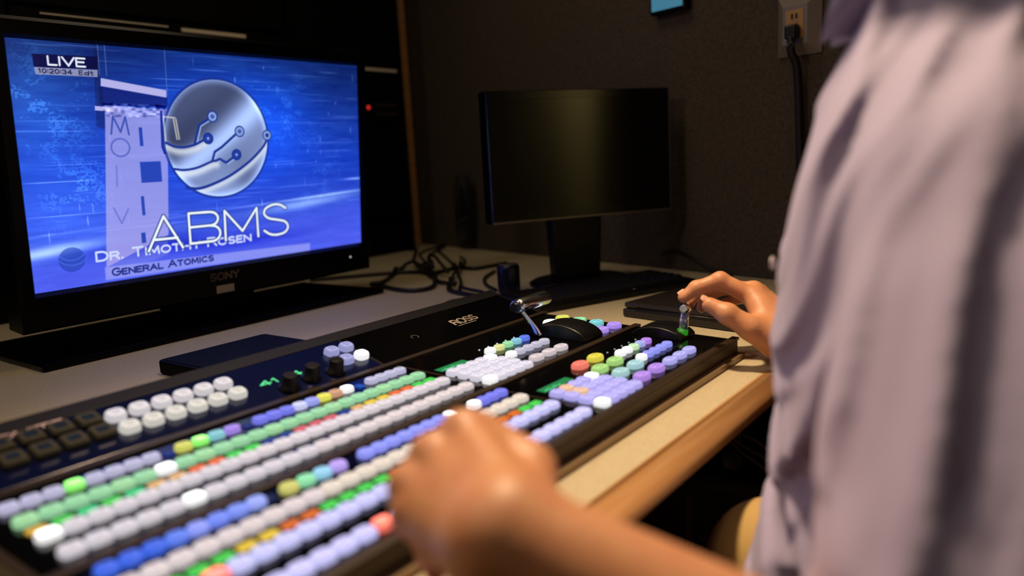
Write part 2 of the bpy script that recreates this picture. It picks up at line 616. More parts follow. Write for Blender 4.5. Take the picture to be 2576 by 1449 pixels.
# keypads and transition buttons on the right
KP = (.0174, .0174, .0072)
for base_y, c0, lits, odd in ((.050, (212, 208, 222), {(0, 4), (3, 0)}, {}), (-.1070, (176, 170, 236), {(0, 4), (3, 0)}, {(0, 1): (222, 182, 150), (1, 1): (222, 182, 150)})):
    for r in range(4):
        for k in range(5):
            lit = (r, k) in lits
            if base_y < 0 and (r, k) == (3, 0):
                pass
            button('keypad_button', deck(.485 + .0187 * k, base_y - .0195 * r), WHITE_LIT if lit else odd.get((r, k), c0), KP, 3.4, lit,
                   label='lit white button' if lit else None)
TR = (.0165, .0140, .0072)
for i, c in enumerate(['w', (212, 216, 150), (146, 214, 160), (130, 190, 214), (96, 120, 232)]):
    button('transition_button', deck(.588 + .0204 * i, .0725), WHITE_LIT if c == 'w' else c, TR, 2.8, c == 'w')
for i in range(5):
    button('transition_button', deck(.589 + .0199 * i, .0368), WHITE_LIT if i == 0 else (186, 184, 204), TR, 2.8, i == 0)
for i, c in enumerate(['w', 'w', (190, 226, 180), (160, 170, 226), (176, 126, 226)]):
    button('transition_button', deck(.671 + .0190 * i, -.0862), WHITE_LIT if c == 'w' else c, TR, 2.8, c == 'w')
for i in range(5):
    button('transition_button', deck(.668 + .0192 * i, -.1192), WHITE_LIT if i == 0 else (142, 148, 240), TR, 2.8, i == 0)
WD3 = (.0245, .0160, .0070)
for i in range(3):
    button('cut_button', deck(.595 + .0297 * i, -.001), (204, 192, 196), WD3, 2.8)
    button('cut_button', deck(.6735 + .0300 * i, -.1573), (170, 168, 236), WD3, 2.8)
RB = (.0275, .0190, .0076)
for i, (a, b2) in enumerate((((236, 120, 104), (214, 200, 70)), ((160, 206, 120), (160, 206, 120)), ((160, 200, 200), (160, 200, 206)),
                             ((172, 134, 222), (172, 134, 222)))):
    button('function_button', deck(.5935, -.0700 - .0294 * i), a, RB, 2.4)
    button('function_button', deck(.6335, -.0690 - .0296 * i), b2, RB, 2.4)
RC = (.0255, .0220, .0074)
for i, (a, b2) in enumerate(((None, (206, 208, 90)), (None, (140, 214, 160)), (None, (120, 196, 206)), ((170, 140, 232), (166, 136, 232)))):
    button('memory_button', deck(.770, .0940 - .0310 * i), a or WHITE_LIT, RC, 2.2, a is None)
    button('memory_button', deck(.8060, .0940 - .0318 * i), b2, RC, 2.2)

# green status displays, indicator dots
M_GREEN = glow(40, 150, 90, .55)
M_GREEN2 = glow(90, 230, 150, 1.0)
for x0, x1, y0, y1 in ((.484, .540, .069, .083), (.486, .548, -.089, -.076)):
    mb = MB()
    put = lambda x, y: deck(x, y, .0016)
    mb.add([deck(x, y, .0013) for x, y in ((x0, y0), (x1, y0), (x1, y1), (x0, y1))], [(0, 1, 2, 3)])
    mb.cur = 1
    for k in range(5):
        xa = x0 + .004 + k * .007
        strokes_mesh(mb, [[(xa, y0 + .003), (xa + .005, y0 + .0032)]] + ([[(xa + .001, y0 + .006), (xa + .003, y0 + .0062)]] if k % 2 else []), put, .0014)
    mb.build('status_display', [M_GREEN, M_GREEN2], SW)
for y, x0 in ((.0935, .590), (-.0655, .672)):
    for i in range(5):
        q = deck(x0 + .0205 * i, y, .0012)
        mb = MB().lathe([(.0013, 0), (.0013, .0008), (.0002, .0012)], q, 10)
        mb.build('indicator_light', glow(220, 225, 230, .9 if y > 0 else .35), SW)

# buttons, knobs and readouts on the raised rear panel
MK = (.0200, .0185, .0075)
for s in (.0655, .0375):
    for k in range(6):
        button('menu_button', slope(.1415 + .0250 * k, s, .0012), (206, 200, 204) if s > .05 else (204, 200, 192), MK, 3.0, rot=SL)
M_DARKKEY = mat('smoky_key_plastic', rgb(66, 64, 50), .35)
M_KEYWIN = mat('key_window_film', rgb(34, 46, 66), .2)
mb = MB()
mb.loft([superring(.0225, .0225, 8, 0), superring(.0225, .0225, 8, .005), superring(.0195, .0190, 8, .0072)], cap=True)
mb.cur = 1
mb.add([(x, y, .0075) for x, y in ((-.006, -.005), (.006, -.005), (.006, .005), (-.006, .005))], [(0, 1, 2, 3)])
dk = bpy.data.meshes.new('unlit_key')
dk.from_pydata(mb.v, [], mb.f)
dk.materials.append(M_DARKKEY)
dk.materials.append(M_KEYWIN)
dk.polygons.foreach_set('material_index', mb.m)
for s in (.0715, .0430):
    for k in range(5):
        if .009 + .0270 * k > X0 + .02:
            o = link('unlit_key', dk, SW, slope(.009 + .0270 * k, s, .0012), (SL, 0, 0))
            o['label'] = 'unlit smoky grey key'
for x, s, lit in ((.4285, .0655, 0), (.4540, .0660, 0), (.4290, .0370, 0), (.4545, .0362, 1)):
    button('menu_button', slope(x, s, .0012), WHITE_LIT if lit else (150, 152, 200), (.0195, .0175, .0080), 3.0, bool(lit), rot=SL)
for x, s in ((.324, .018), (.3615, .024), (.397, .021)):
    mb = MB()
    rings = []
    for r, h in ((.0125, 0), (.0125, .003), (.0098, .004), (.0090, .018), (.0078, .0195)):
        rings.append([slope(x + r * math.cos(2 * PI * k / 28) * (1 + .04 * (k % 2)), s + r * math.sin(2 * PI * k / 28) * (1 + .04 * (k % 2)), h + .001)
                      for k in range(28)])
    mb.loft(rings)
    mb.build('knob', M_BLACK, SW)
for txt, xa, xb, s in (('41', .302, .326, .0400), ('14', .342, .362, .0410)):
    mb = strokes_mesh(MB(), lettering(txt, xa, xb, s, .0095), lambda a, b: slope(a, b, .0016), .0022)
    mb.build('readout', M_GREEN2, SW)
M_PRINT = mat('silver_print', rgb(190, 178, 160), .5)
mb = strokes_mesh(MB(), lettering('ROSS', .657, .712, .043, .0145, 1, .16), lambda a, b: slope(a, b, .0015), .0030)
strokes_mesh(mb, [[(.657, .038), (.700, .038)]], lambda a, b: slope(a, b, .0015), .0010)
mb.build('maker_logo', M_PRINT, SW)
mb = strokes_mesh(MB(), [arc(.567, .045, .006, .005, -60, 200)], lambda a, b: slope(a, b, .0015), .0010)
mb.build('panel_mark', mat('dim_print', rgb(120, 105, 86), .5), SW)
mb = strokes_mesh(MB(), lettering('CARBONITE', -.020, .100, .0850, .0080, 1, .18), lambda a, b: slope(a, b, .0015), .0019)
mb.build('model_lettering', mat('pale_pink_print', rgb(236, 206, 212), .5), SW)
mb = strokes_mesh(MB(), [[(.221, .124), (.2215, .118)], [(.2235, .120), (.226, .128)]], lambda a, b: deck(a, b, .0014), .0009)
mb.build('panel_mark', M_PRINT, SW)

# the two lever arms with their hoods
for x0, x1, yc, ry, rz in ((.700, .752, .036, .050, .021), (.778, .829, -.086, .040, .016)):
    pr = [(yc + ry * math.cos(PI * k / 20), rz * math.sin(PI * k / 20)) for k in range(21)]
    mb = MB()
    mb.prism([deck(0, y, z + .001)[1:] for y, z in pr], x0, x1, 'x', smooth=True)
    mb.build('lever_hood', mat('matt_black_hood', rgb(8, 8, 9), .35), SW, bevel=.003)
mb = MB()
path = smooth_path([(.690, .062, .001), (.687, .066, .012), (.680, .074, .028), (.674, .080, .040)], 6)
for i in range(len(path)):
    pass
rings = []
for i, q in enumerate(path):
    w = .0085 - .003 * i / len(path)
    rings.append([(q.x + w * math.cos(a) * .45, q.y + w * math.sin(a), q.z) for a in (2 * PI * k / 12 for k in range(12))])
mb.loft(rings)
arm = mb.build('fader_lever', M_CHROME, SW)
rings = []
for t, k in ((0, .75), (.06, 1), (.5, 1.04), (.94, 1.0), (1, .7)):
    x = .664 + .078 * t
    rings.append([(x, .081 + k * .0145 * math.cos(a) - .002 * math.sin(a), .046 + k * .0120 * math.sin(a) * (1 if math.sin(a) > 0 else .8)) for a in (2 * PI * q / 24 for q in range(24))])
g = MB().loft(rings).build('lever_grip', M_CHROME, arm)
MB().lathe([(.0065, -.003), (.0075, 0), (.0065, .002)], (.6625, .081, .046), 20, 'x').build('grip_cap', mat('dark_steel_cap', rgb(60, 62, 74), .3, metal=.8), arm)
M_CLEAR = mat('frosted_acrylic', rgb(190, 196, 232), .15, spec=.6, trans=.6)
arm = MB().tube([(.800, -.1185, -.003), (.800, -.1215, .018), (.801, -.1245, .034)], [.0068, .0064, .0058], 16).build('fader_lever', M_CLEAR, SW)
arm['label'] = 'clear acrylic lever glowing green at its foot'
MB().tube([(.800, -.1180, -.0055), (.800, -.1186, .0025)], .0078, 20).build('lever_light', glow(60, 190, 50, .35), arm)
MB().tube([(.789, -.125, .0355), (.792, -.125, .0355), (.804, -.125, .0355), (.807, -.125, .0355)], [.005, .0075, .0075, .005], 16).build('lever_grip', M_CHROME, arm)

# ------------------------------------------------------------------ the television
TL, TR_, BL_ = Vector((.317, .787, .490)), Vector((1.045, .787, .490)), Vector((.317, .8245, .081))
SU, SV = (TR_ - TL) / 16, (TL - BL_) / 9
SNORM = SU.cross(SV).normalized()          # away from the viewer or towards; fixed below
if SNORM.y > 0:
    SNORM = -SNORM


def scr(u, v, h=0.0):
    return BL_ + SU * u + SV * v + SNORM * h


def paint_picture(NX=720, NY=405):
    """The broadcast picture on the screen, as one colour per grid point (sRGB 0..1)."""
    rnd = np.random.RandomState(4)
    X, Y = np.meshgrid(np.linspace(0, 16, NX), np.linspace(0, 9, NY))

    def vnoise(sx, sy, seed):
        r = np.random.RandomState(seed).rand(64, 64)
        gx, gy = X * sx, Y * sy
        ix, iy = np.floor(gx).astype(int), np.floor(gy).astype(int)
        fx, fy = gx - ix, gy - iy
        fx, fy = fx * fx * (3 - 2 * fx), fy * fy * (3 - 2 * fy)
        g = lambda a, b: r[a % 64, b % 64]
        return (g(ix, iy) * (1 - fx) + g(ix + 1, iy) * fx) * (1 - fy) + (g(ix, iy + 1) * (1 - fx) + g(ix + 1, iy + 1) * fx) * fy

    def gauss(cx, cy, sx, sy):
        return np.exp(-((X - cx) / sx) ** 2 - ((Y - cy) / sy) ** 2)

    I = np.zeros((NY, NX, 3))
    t = np.clip(Y / 9, 0, 1)[..., None]
    top, mid, bot = np.array([.05, .15, .42]), np.array([.09, .24, .74]), np.array([.30, .38, .94])
    I[:] = np.where(t > .5, mid + (top - mid) * np.clip((t - .5) * 2.2, 0, 1), bot + (mid - bot) * np.clip(t * 2.1, 0, 1))
    I += gauss(8, 6.3, 4.2, 2.6)[..., None] * np.array([.03, .13, .34])
    I += gauss(.6, 6.6, 1.6, 2.2)[..., None] * np.array([.06, .14, .20])
    I += gauss(1.2, 3.0, 2.6, 1.6)[..., None] * np.array([.05, .10, .16])
    I += gauss(11, 6.6, 2.0, 2.0)[..., None] * np.array([.0, .05, .14])
    n = .5 * vnoise(1.3, 1.8, 1) + .3 * vnoise(3.3, 4.5, 2) + .2 * vnoise(9, 12, 3)
    n2 = .6 * vnoise(.8, 6, 5) + .4 * vnoise(2, 17, 6)
    land = np.clip((n - .52) * 9, 0, 1) * (vnoise(14, 18, 8) > .42)
    land *= (gauss(.8, 6.8, 2.0, 1.6) + gauss(1.9, 3.7, 1.4, 1.2) + .8 * gauss(11, 7, 1.8, 1.6) + .5 * gauss(13.4, 4.2, 1.4, 2))
    I += land[..., None] * np.array([.10, .16, .17])
    I += ((n2 - .5) * .10)[..., None] * np.array([.6, .9, 1.0])
    for k in range(120):
        x, y = rnd.rand() * 16, 2 + rnd.rand() * 7
        if rnd.rand() < .72:
            L, a = .2 + rnd.rand() * 1.6, .05 + .14 * rnd.rand()
            I += (a * np.exp(-np.abs((X - x) / L) ** 4 - ((Y - y) / .02) ** 2))[..., None]
        else:
            L, a = .05 + rnd.rand() * .16, .08 + .26 * rnd.rand()
            I += (a * np.exp(-((X - x) / .02) ** 2 - np.abs((Y - y) / L) ** 4))[..., None]
    # bright horizon sweep
    yc = 1.42 + .075 * X
    sweep = np.exp(-((Y - yc) / .22) ** 2) * (.10 + .75 * np.exp(-((X - .5) / 1.9) ** 2) + .55 * np.exp(-((X - 12.6) / 2.4) ** 2))
    I += sweep[..., None] * np.array([.55, .58, .30])
    I += (np.exp(-((Y - (2.05 + .045 * X)) / .05) ** 2) * (.15 + .5 * np.exp(-((X - 13.5) / 3) ** 2)))[..., None] * np.array([.6, .6, .35])
    low = np.clip((yc - .1 - Y) / .6, 0, 1)
    I = I * (1 - .30 * low[..., None]) + .30 * low[..., None] * np.array([.34, .38, .98])
    I += (.5 * np.exp(-((X - 15.7) / .7) ** 2 - ((Y - 3.38) / .04) ** 2))[..., None]
    deep = gauss(4.6, 1.25, 2.2, .35) + .8 * gauss(8.8, .95, 3, .3)
    I -= deep[..., None] * np.array([.16, .18, .10])

    def poly(pts, col, a=1.0, soft=.012):
        d = np.full(X.shape, 1e9)
        m = len(pts)
        area = sum(pts[i][0] * pts[(i + 1) % m][1] - pts[(i + 1) % m][0] * pts[i][1] for i in range(m))
        for i in range(m):
            (ax, ay), (bx, by) = pts[i], pts[(i + 1) % m]
            L = math.hypot(bx - ax, by - ay)
            s = ((bx - ax) * (Y - ay) - (by - ay) * (X - ax)) / L * (1 if area > 0 else -1)
            d = np.minimum(d, s)
        k = np.clip(d / soft / 2 + .5, 0, 1)[..., None] * a
        I[:] = I * (1 - k) + k * np.array(col)

    def dist(lines):
        D = np.full(X.shape, 9.0)
        for q in lines:
            for (ax, ay), (bx, by) in zip(q[:-1], q[1:]):
                i0, i1 = int(max(0, (min(ax, bx) - .4) / 16 * NX)), int(min(NX, (max(ax, bx) + .4) / 16 * NX + 2))
                j0, j1 = int(max(0, (min(ay, by) - .4) / 9 * NY)), int(min(NY, (max(ay, by) + .4) / 9 * NY + 2))
                if i1 <= i0 or j1 <= j0:
                    continue
                x, y = X[j0:j1, i0:i1] - ax, Y[j0:j1, i0:i1] - ay
                L2 = (bx - ax) ** 2 + (by - ay) ** 2 + 1e-9
                s = np.clip((x * (bx - ax) + y * (by - ay)) / L2, 0, 1)
                D[j0:j1, i0:i1] = np.minimum(D[j0:j1, i0:i1], np.hypot(x - s * (bx - ax), y - s * (by - ay)))
        return D

    def stroke(lines, col, w, a=1.0, soft=.02):
        k = (np.clip((w / 2 - dist(lines)) / soft + .5, 0, 1) * a)[..., None]
        I[:] = I * (1 - k) + k * np.array(col)

    # the pale tower with its lettering
    lav = (.68, .66, .93)
    poly([(3.04, 7.51), (2.98, 6.81), (5.70, 6.77), (5.74, 7.16)], (.05, .10, .42), .7)
    poly([(2.95, 8.9), (2.80, 6.0), (3.16, 5.9), (3.12, 8.9)], (.03, .06, .22), .35)
    poly([(3.19, 6.80), (2.66, .60), (5.32, 1.6), (5.70, 6.70)], lav, .78, .02)
    poly([(2.63, .2), (2.70, 1.4), (5.3, 1.9), (5.24, .78)], lav, .28, .05)
    poly([(3.13, 7.80), (5.71, 7.44), (5.69, 7.16), (3.10, 7.51)], (.74, .72, .93), .95)
    poly([(2.81, 6.77), (3.6, 6.72), (3.6, 6.56), (2.80, 6.61)], (.74, .72, .95), .95)
    I[:] = np.where(((X > 3.1) & (X < 5.72) & (Y > 6.35) & (Y < 6.9))[..., None], I + (vnoise(7, 12, 11) - .5)[..., None] * .5, I)
    for a, b in (((4.43, 5.98), (4.57, 5.25)), ((4.36, 4.63), (5.23, 3.80)), ((4.28, 3.27), (4.41, 2.50)), ((4.16, 1.8), (4.34, 1.38))):
        poly([(a[0], a[1]), (a[0], b[1]), (b[0], b[1]), (b[0], a[1])], (.10, .24, .70), .92)
    stroke([[(5.42, 6.6), (5.36, 5.2), (5.44, 4.95), (5.7, 4.92)]], (.08, .18, .62), .10)
    stroke([[(3.33, 5.73), (3.45, 6.40), (3.70, 5.80), (3.93, 6.38), (4.02, 5.70)]], (.24, .32, .70), .07)
    stroke([arc(3.64, 5.21, .36, .34, 0, 360, 24)], (.36, .42, .78), .07)
    stroke([[(3.42, 4.52), (3.37, 3.72)]], (.42, .48, .84), .06)
    stroke([[(3.16, 2.89), (3.42, 2.26), (3.73, 2.80)]], (.42, .46, .84), .06)
    for x in (3.10, 3.36, 5.74):
        stroke([[(x, 7.9 if x < 5 else 7.2), (x + .02, 9)]], (.55, .65, .85), .03, .45)
    # the live box and its time strip
    poly([(.81, 8.52), (.83, 8.07), (3.04, 8.10), (3.09, 8.57)], (.01, .02, .24), .9)
    poly([(.83, 8.07), (.86, 7.82), (3.02, 7.83), (3.04, 8.09)], (.62, .62, .74), .85)
    stroke(lettering('LIVE', 1.32, 2.60, 8.18, .285, 1, .18), (.88, .90, .96), .072)
    stroke(lettering('10:20:34', .98, 2.10, 7.885, .14, 1, .3), (.10, .10, .26), .035)
    stroke(lettering('E', 2.36, 2.48, 7.885, .14) + lettering('dt', 2.55, 2.86, 7.885, .14), (.10, .10, .26), .035)
    # small bug at the lower left
    gx, gy = (X - 1.41) / .49, (Y - 1.08) / .47
    k = np.clip((1 - np.hypot(gx, gy)) / .05 + .5, 0, 1)[..., None] * .62
    I[:] = I * (1 - k) + k * np.array((.13, .25, .68))
    stroke([arc(1.42, 1.55, .55, .50, 215, 325), arc(1.45, 1.36, .6, .5, 215, 325)], (.28, .44, .88), .05, .7)
    # the silver globe emblem
    cx, cy, R = 7.95, 5.49, 2.47
    gx, gy = (X - cx) / R, (Y - cy) / R
    rr = np.hypot(gx, gy)
    inside = np.clip((1 - rr) / .012 + .5, 0, 1)
    dia = gx * .75 - gy * .66
    base = .47 + .14 * np.clip(dia, -1, 1)
    shine = np.exp(-((gx * .62 - gy * .78 - .06 + .18 * (gy - .3) ** 2) / .23) ** 2)
    base = base - .13 * np.exp(-((gx * .62 - gy * .78 + .42) / .30) ** 2) + .36 * shine
    base += .30 * np.clip((rr - .86) / .14, 0, 1) ** 2 - .20 * np.exp(-((gx - .55) / .3) ** 2 - ((gy + .75) / .35) ** 2)
    base += .14 * np.clip(-.2 - gy, 0, 1)
    tint = np.stack([base * .84, base * .97, base * 1.16 + .09], -1)
    halo = np.clip((1.055 - rr) / .03, 0, 1)[..., None] * .8
    I[:] = I * (1 - halo) + halo * np.array((.08, .18, .55))
    I[:] = I * (1 - inside[..., None]) + inside[..., None] * tint

    def light_below(line, depth, amt):
        lo = [(p[0] + .03, p[1] - depth * .55) for p in line]
        k = (np.exp(-(dist([lo]) / (depth * .55)) ** 2) * amt * inside)[..., None]
        I[:] = I * (1 - k) + k * np.array((.90, .93, .97))

    S = lambda L: [(p.x, p.y) for p in smooth_path([(x, y, 0) for x, y in L], 6)]
    g1 = S([(5.53, 5.36), (5.9, 5.2), (6.32, 5.17), (6.72, 5.24), (6.97, 5.33), (7.29, 5.48)])
    g2 = S([(5.79, 4.29), (6.24, 4.23), (6.84, 4.3), (7.52, 4.53), (7.73, 4.56)])
    g3 = S([(6.31, 3.49), (6.82, 3.42), (7.49, 3.56), (8.43, 3.91), (9.43, 4.48), (10.16, 5.08), (10.39, 5.41)])
    for L, d, a in ((g1, .32, .75), (g2, .30, .75), (g3, .26, .7)):
        light_below(L, d, a)
    NAVY = (.10, .20, .58)
    br1, br2, br3 = [(6.79, 5.27), (6.96, 5.77), (7.07, 6.08), (7.57, 6.35)], [(7.57, 4.55), (7.71, 4.94), (8.06, 5.13), (8.8, 5.68)], [(7.73, 4.56), (7.94, 4.63), (8.24, 4.46), (8.63, 4.69)]
    off = lambda L: [(x + .07, y - .05) for x, y in L]
    stroke([off(br1), off(br2), off(br3)], (.66, .76, .92), .07, .8)
    stroke([g1, g2], NAVY, .10)
    stroke([g3], NAVY, .12)
    stroke([br1, br2, br3], NAVY, .11)
    for x, y, ring in ((7.44, 5.51, 0), (7.71, 6.43, 1), (9.0, 5.8, 1), (8.78, 4.79, 0), (10.43, 5.62, 2)):
        r = np.hypot(X - x, Y - y)
        for rad, c in ((.25, NAVY), (.19 if ring else .15, (.55, .66, .88) if ring else (.14, .26, .66)), (.10 if ring else .05, NAVY if ring == 2 else (.62, .72, .90) if not ring else (.24, .36, .70))):
            k = np.clip((rad - r) / .02 + .5, 0, 1)[..., None]
            I[:] = I * (1 - k) + k * np.array(c)
    # warm reflected window on the globe's left rim
    stroke([[(5.50, 6.35), (5.52, 5.45)], [(5.50, 6.4), (6.0, 6.36)], [(5.92, 6.35), (6.02, 5.5)], [(6.03, 6.3), (6.12, 5.5)]], (.95, .93, .86), .05, .8, .05)
    # lower third: organisation bar and name
    poly([(2.59, .61), (2.58, .09), (12.62, -.01), (12.64, .37)], (.66, .68, .97), .62, .03)
    stroke(lettering('GENERAL ATOMICS', 2.87, 7.30, .235, .27, .80, .24), (.10, .17, .52), .068)
    stroke(lettering('DR. TIMOTHY ROSEN', 2.31, 9.27, .89, .345, .80, .24), (.80, .85, 1.0), .085)
    # the big outlined title
    A1 = [[(4.42, 1.02), (5.16, 2.38), (5.92, .99)], [(4.72, 1.45), (5.70, 1.43)]]
    B1 = [[(6.28, 1.10), (6.28, 2.40), (7.25, 2.38)] + arc(7.30, 2.08, .36, .29, 88, -88) + [(6.28, 1.80)], [(7.25, 1.79)] + arc(7.33, 1.43, .40, .34, 88, -88) + [(6.28, 1.10)]]
    M1 = [[(7.98, 1.05), (8.0, 2.36), (8.86, 1.38), (9.66, 2.35), (9.68, 1.04)]]
    S1 = [S([(11.26, 2.22), (10.95, 2.40), (10.55, 2.43), (10.15, 2.28), (10.06, 2.03), (10.30, 1.82), (10.75, 1.71), (11.20, 1.58), (11.36, 1.32), (11.18, 1.08), (10.75, 1.0), (10.35, 1.06), (10.02, 1.26)])]
    stroke(A1 + B1 + M1 + S1, (.10, .18, .45), .20, .75, .05)
    stroke(A1 + B1 + M1 + S1, (.93, .97, 1.0), .105)
    return np.clip(I, 0, 1)


def screen_mesh():
    NX, NY = 720, 405
    img = paint_picture(NX, NY)
    u, v = np.meshgrid(np.linspace(0, 16, NX), np.linspace(0, 9, NY))
    base, su, sv, nn = (np.array(q) for q in (BL_, SU, SV, SNORM))
    co = base + u[..., None] * su + v[..., None] * sv + nn * .0006
    org = np.array(scr(8, 4.5))
    co = (co - org).reshape(-1, 3)
    i, j = np.meshgrid(np.arange(NX - 1), np.arange(NY - 1))
    a = (j * NX + i).ravel()
    quads = np.stack([a, a + 1, a + NX + 1, a + NX], -1).astype(np.int32)
    me = bpy.data.meshes.new('screen')
    me.vertices.add(len(co))
    me.vertices.foreach_set('co', co.astype(np.float32).ravel())
    me.loops.add(quads.size)
    me.loops.foreach_set('vertex_index', quads.ravel())
    me.polygons.add(len(quads))
    me.polygons.foreach_set('loop_start', np.arange(0, quads.size, 4, dtype=np.int32))
    me.polygons.foreach_set('loop_total', np.full(len(quads), 4, dtype=np.int32))
    me.update()
    at = me.color_attributes.new('picture', 'FLOAT_COLOR', 'POINT')
    c = img.reshape(-1, 3)
    c = np.where(c <= .04045, c / 12.92, ((c + .055) / 1.055) ** 2.4)
    at.data.foreach_set('color', np.concatenate([c, np.ones((len(c), 1))], 1).astype(np.float32).ravel())
    m = bpy.data.materials.new('lit_screen')
    m.use_nodes = True
    nt = m.node_tree
    b = nt.nodes['Principled BSDF']
    b.inputs['Base Color'].default_value = (.01, .01, .012, 1)
    b.inputs['Roughness'].default_value = .25
    vc = nt.nodes.new('ShaderNodeVertexColor')
    vc.layer_name = 'picture'
    nt.links.new(vc.outputs['Color'], b.inputs['Emission Color'])
    b.inputs['Emission Strength'].default_value = 1.0
    me.materials.append(m)
    me.validate()
    return me, tuple(org)


TV = thing('television', (0.68, 0.90, DZ), 'large black television on the desk showing a glowing blue broadcast graphic with a silver globe', 'television')
M_TV = mat('tv_black_plastic', rgb(4, 4, 5), .3, spec=.12)
# frame around the screen: outer loop, front bevel, screen opening
mb = MB()
o0 = [(-.62, -1.42), (16.42, -1.42), (16.42, 9.72), (-.62, 9.72)]
inn = [(0, 0), (16, 0), (16, 9), (0, 9)]
rings = [[scr(x, y, -.045) for x, y in o0], [scr(x, y, .008) for x, y in o0],
         [scr(x + dx, y + dy, .012) for (x, y), (dx, dy) in zip(o0, ((.12, .12), (-.12, .12), (-.12, -.12), (.12, -.12)))],
         [scr(x + dx, y + dy, .012) for (x, y), (dx, dy) in zip(inn, ((-.12, -.12), (.12, -.12), (.12, .12), (-.12, .12)))],
         [scr(x, y, .0003) for x, y in inn]]
mb.loft(rings, cap=False, smooth=False)
b0 = len(mb.v)
mb.add([scr(x, y, .0) for x, y in inn], [(0, 1, 2, 3)])
mb.add([scr(x, y, -.045) for x, y in o0], [(3, 2, 1, 0)])
mb.build('bezel', M_TV, TV)
mb = MB()
mb.loft([[scr(x, y, -.044) for x, y in ((1.5, 0), (14.5, 0), (14.5, 8.5), (1.5, 8.5))], [scr(x, y, -.085) for x, y in ((3, .8), (13, .8), (13, 7.5), (3, 7.5))]], smooth=False)
mb.build('back_cover', M_TV, TV)
me, org = screen_mesh()
link('screen', me, TV, org)
MB().box(.285, 1.045, .757, 1.06, DZ + .0005, DZ + .012).build('base_plate', M_TV, TV, bevel=.003)
MB().box(.58, .78, .885, .93, DZ + .011, .30).build('stand_column', M_TV, TV, bevel=.006)
mb = strokes_mesh(MB(), lettering('SONY', 6.95, 8.35, -.62, .30, 1, .3), lambda a, b: scr(a, b, .0126), .075)
mb.build('maker_logo', mat('dull_silver_print', rgb(120, 104, 94), .4, metal=.4), TV)
mb = MB().add([scr(x, y, .0127) for x, y in ((7.20, -1.22), (8.08, -1.22), (8.08, -.88), (7.20, -.88))], [(0, 1, 2, 3)])
o = mb.build('sticker', M_LABEL, TV)
o['label'] = 'small white asset sticker'
mb = MB().lathe([(.0022, 0), (.0022, .0012), (.0004, .0016)], (0, 0, 0), 12)
q = scr(15.0, -.62, .012)
mb.v = [(q.x + x, q.y - z, q.z + y) for x, y, z in mb.v]
mb.build('power_light', glow(210, 210, 220, .8), TV)

# ------------------------------------------------------------------ the dark computer monitor
yaw = math.radians(-31)
MU, MN = Vector((math.cos(yaw), math.sin(yaw), 0)), Vector((math.sin(yaw), -math.cos(yaw), 0))
MC = Vector((1.314, .352, .2625))
MW, MH = .232, .144


def mon(a, b, h=0.0):
    return MC + MU * a + Vector((0, 0, b)) + MN * h


M_MBEZ = mat('gloss_black_bezel', rgb(4, 4, 4), .18)
MONI = thing('computer_monitor', (MC.x - MN.x * .06, MC.y - MN.y * .06, DZ), 'switched-off dark computer monitor standing by the carpeted wall', 'monitor')
mb = MB()
o0 = [(-MW, -MH), (MW, -MH), (MW, MH), (-MW, MH)]
inn = [(-MW + .020, -MH + .024), (MW - .020, -MH + .024), (MW - .020, MH - .018), (-MW + .020, MH - .018)]
mb.loft([[mon(x, y, -.042) for x, y in o0], [mon(x, y, 0) for x, y in o0], [mon(x * .992, y * .99, .003) for x, y in o0],
         [mon(x, y, .003) for x, y in inn], [mon(x, y, -.001) for x, y in inn]], cap=False, smooth=False)
mb.add([mon(x, y, -.042) for x, y in o0], [(3, 2, 1, 0)])
mb.build('bezel', M_MBEZ, MONI)
MB().add([mon(x, y, -.0008) for x, y in inn], [(0, 1, 2, 3)]).build('screen', M_SCREEN, MONI)
mb = MB()
for a0, a1, b0, b1 in ((-MW, MW, -MH, -MH + .004), (MW - .003, MW, -MH, MH)):
    mb.add([mon(x, y, .0038) for x, y in ((a0, b0), (a1, b0), (a1, b1), (a0, b1))], [(0, 1, 2, 3)])
mb.build('edge_strip', mat('grey_edge_metal', rgb(120, 116, 108), .3, metal=.6), MONI)
rings = []
for z, w, dd in ((DZ + .012, .060, .020), (.02, .062, .020), (.10, .066, .022), (.20, .060, .020)):
    rings.append([tuple(Vector((MC.x, MC.y, z)) - MN * .064 + MU * (w * sx_) + MN * (dd * sy_)) for sx_, sy_ in ((-1, -1), (1, -1), (1, 1), (-1, 1))])
MB().loft(rings, smooth=False).build('stand_neck', M_BLACK, MONI, bevel=.006)
ring = lambda z, k: [tuple(Vector((MC.x, MC.y, z)) - MN * .045 + MU * (.125 * k * math.cos(a)) + MN * (.095 * k * math.sin(a))) for a in (2 * PI * i / 36 for i in range(36))]
MB().loft([ring(DZ + .0005, 1), ring(DZ + .007, 1), ring(DZ + .013, .9)]).build('stand_base', M_BLACK, MONI)

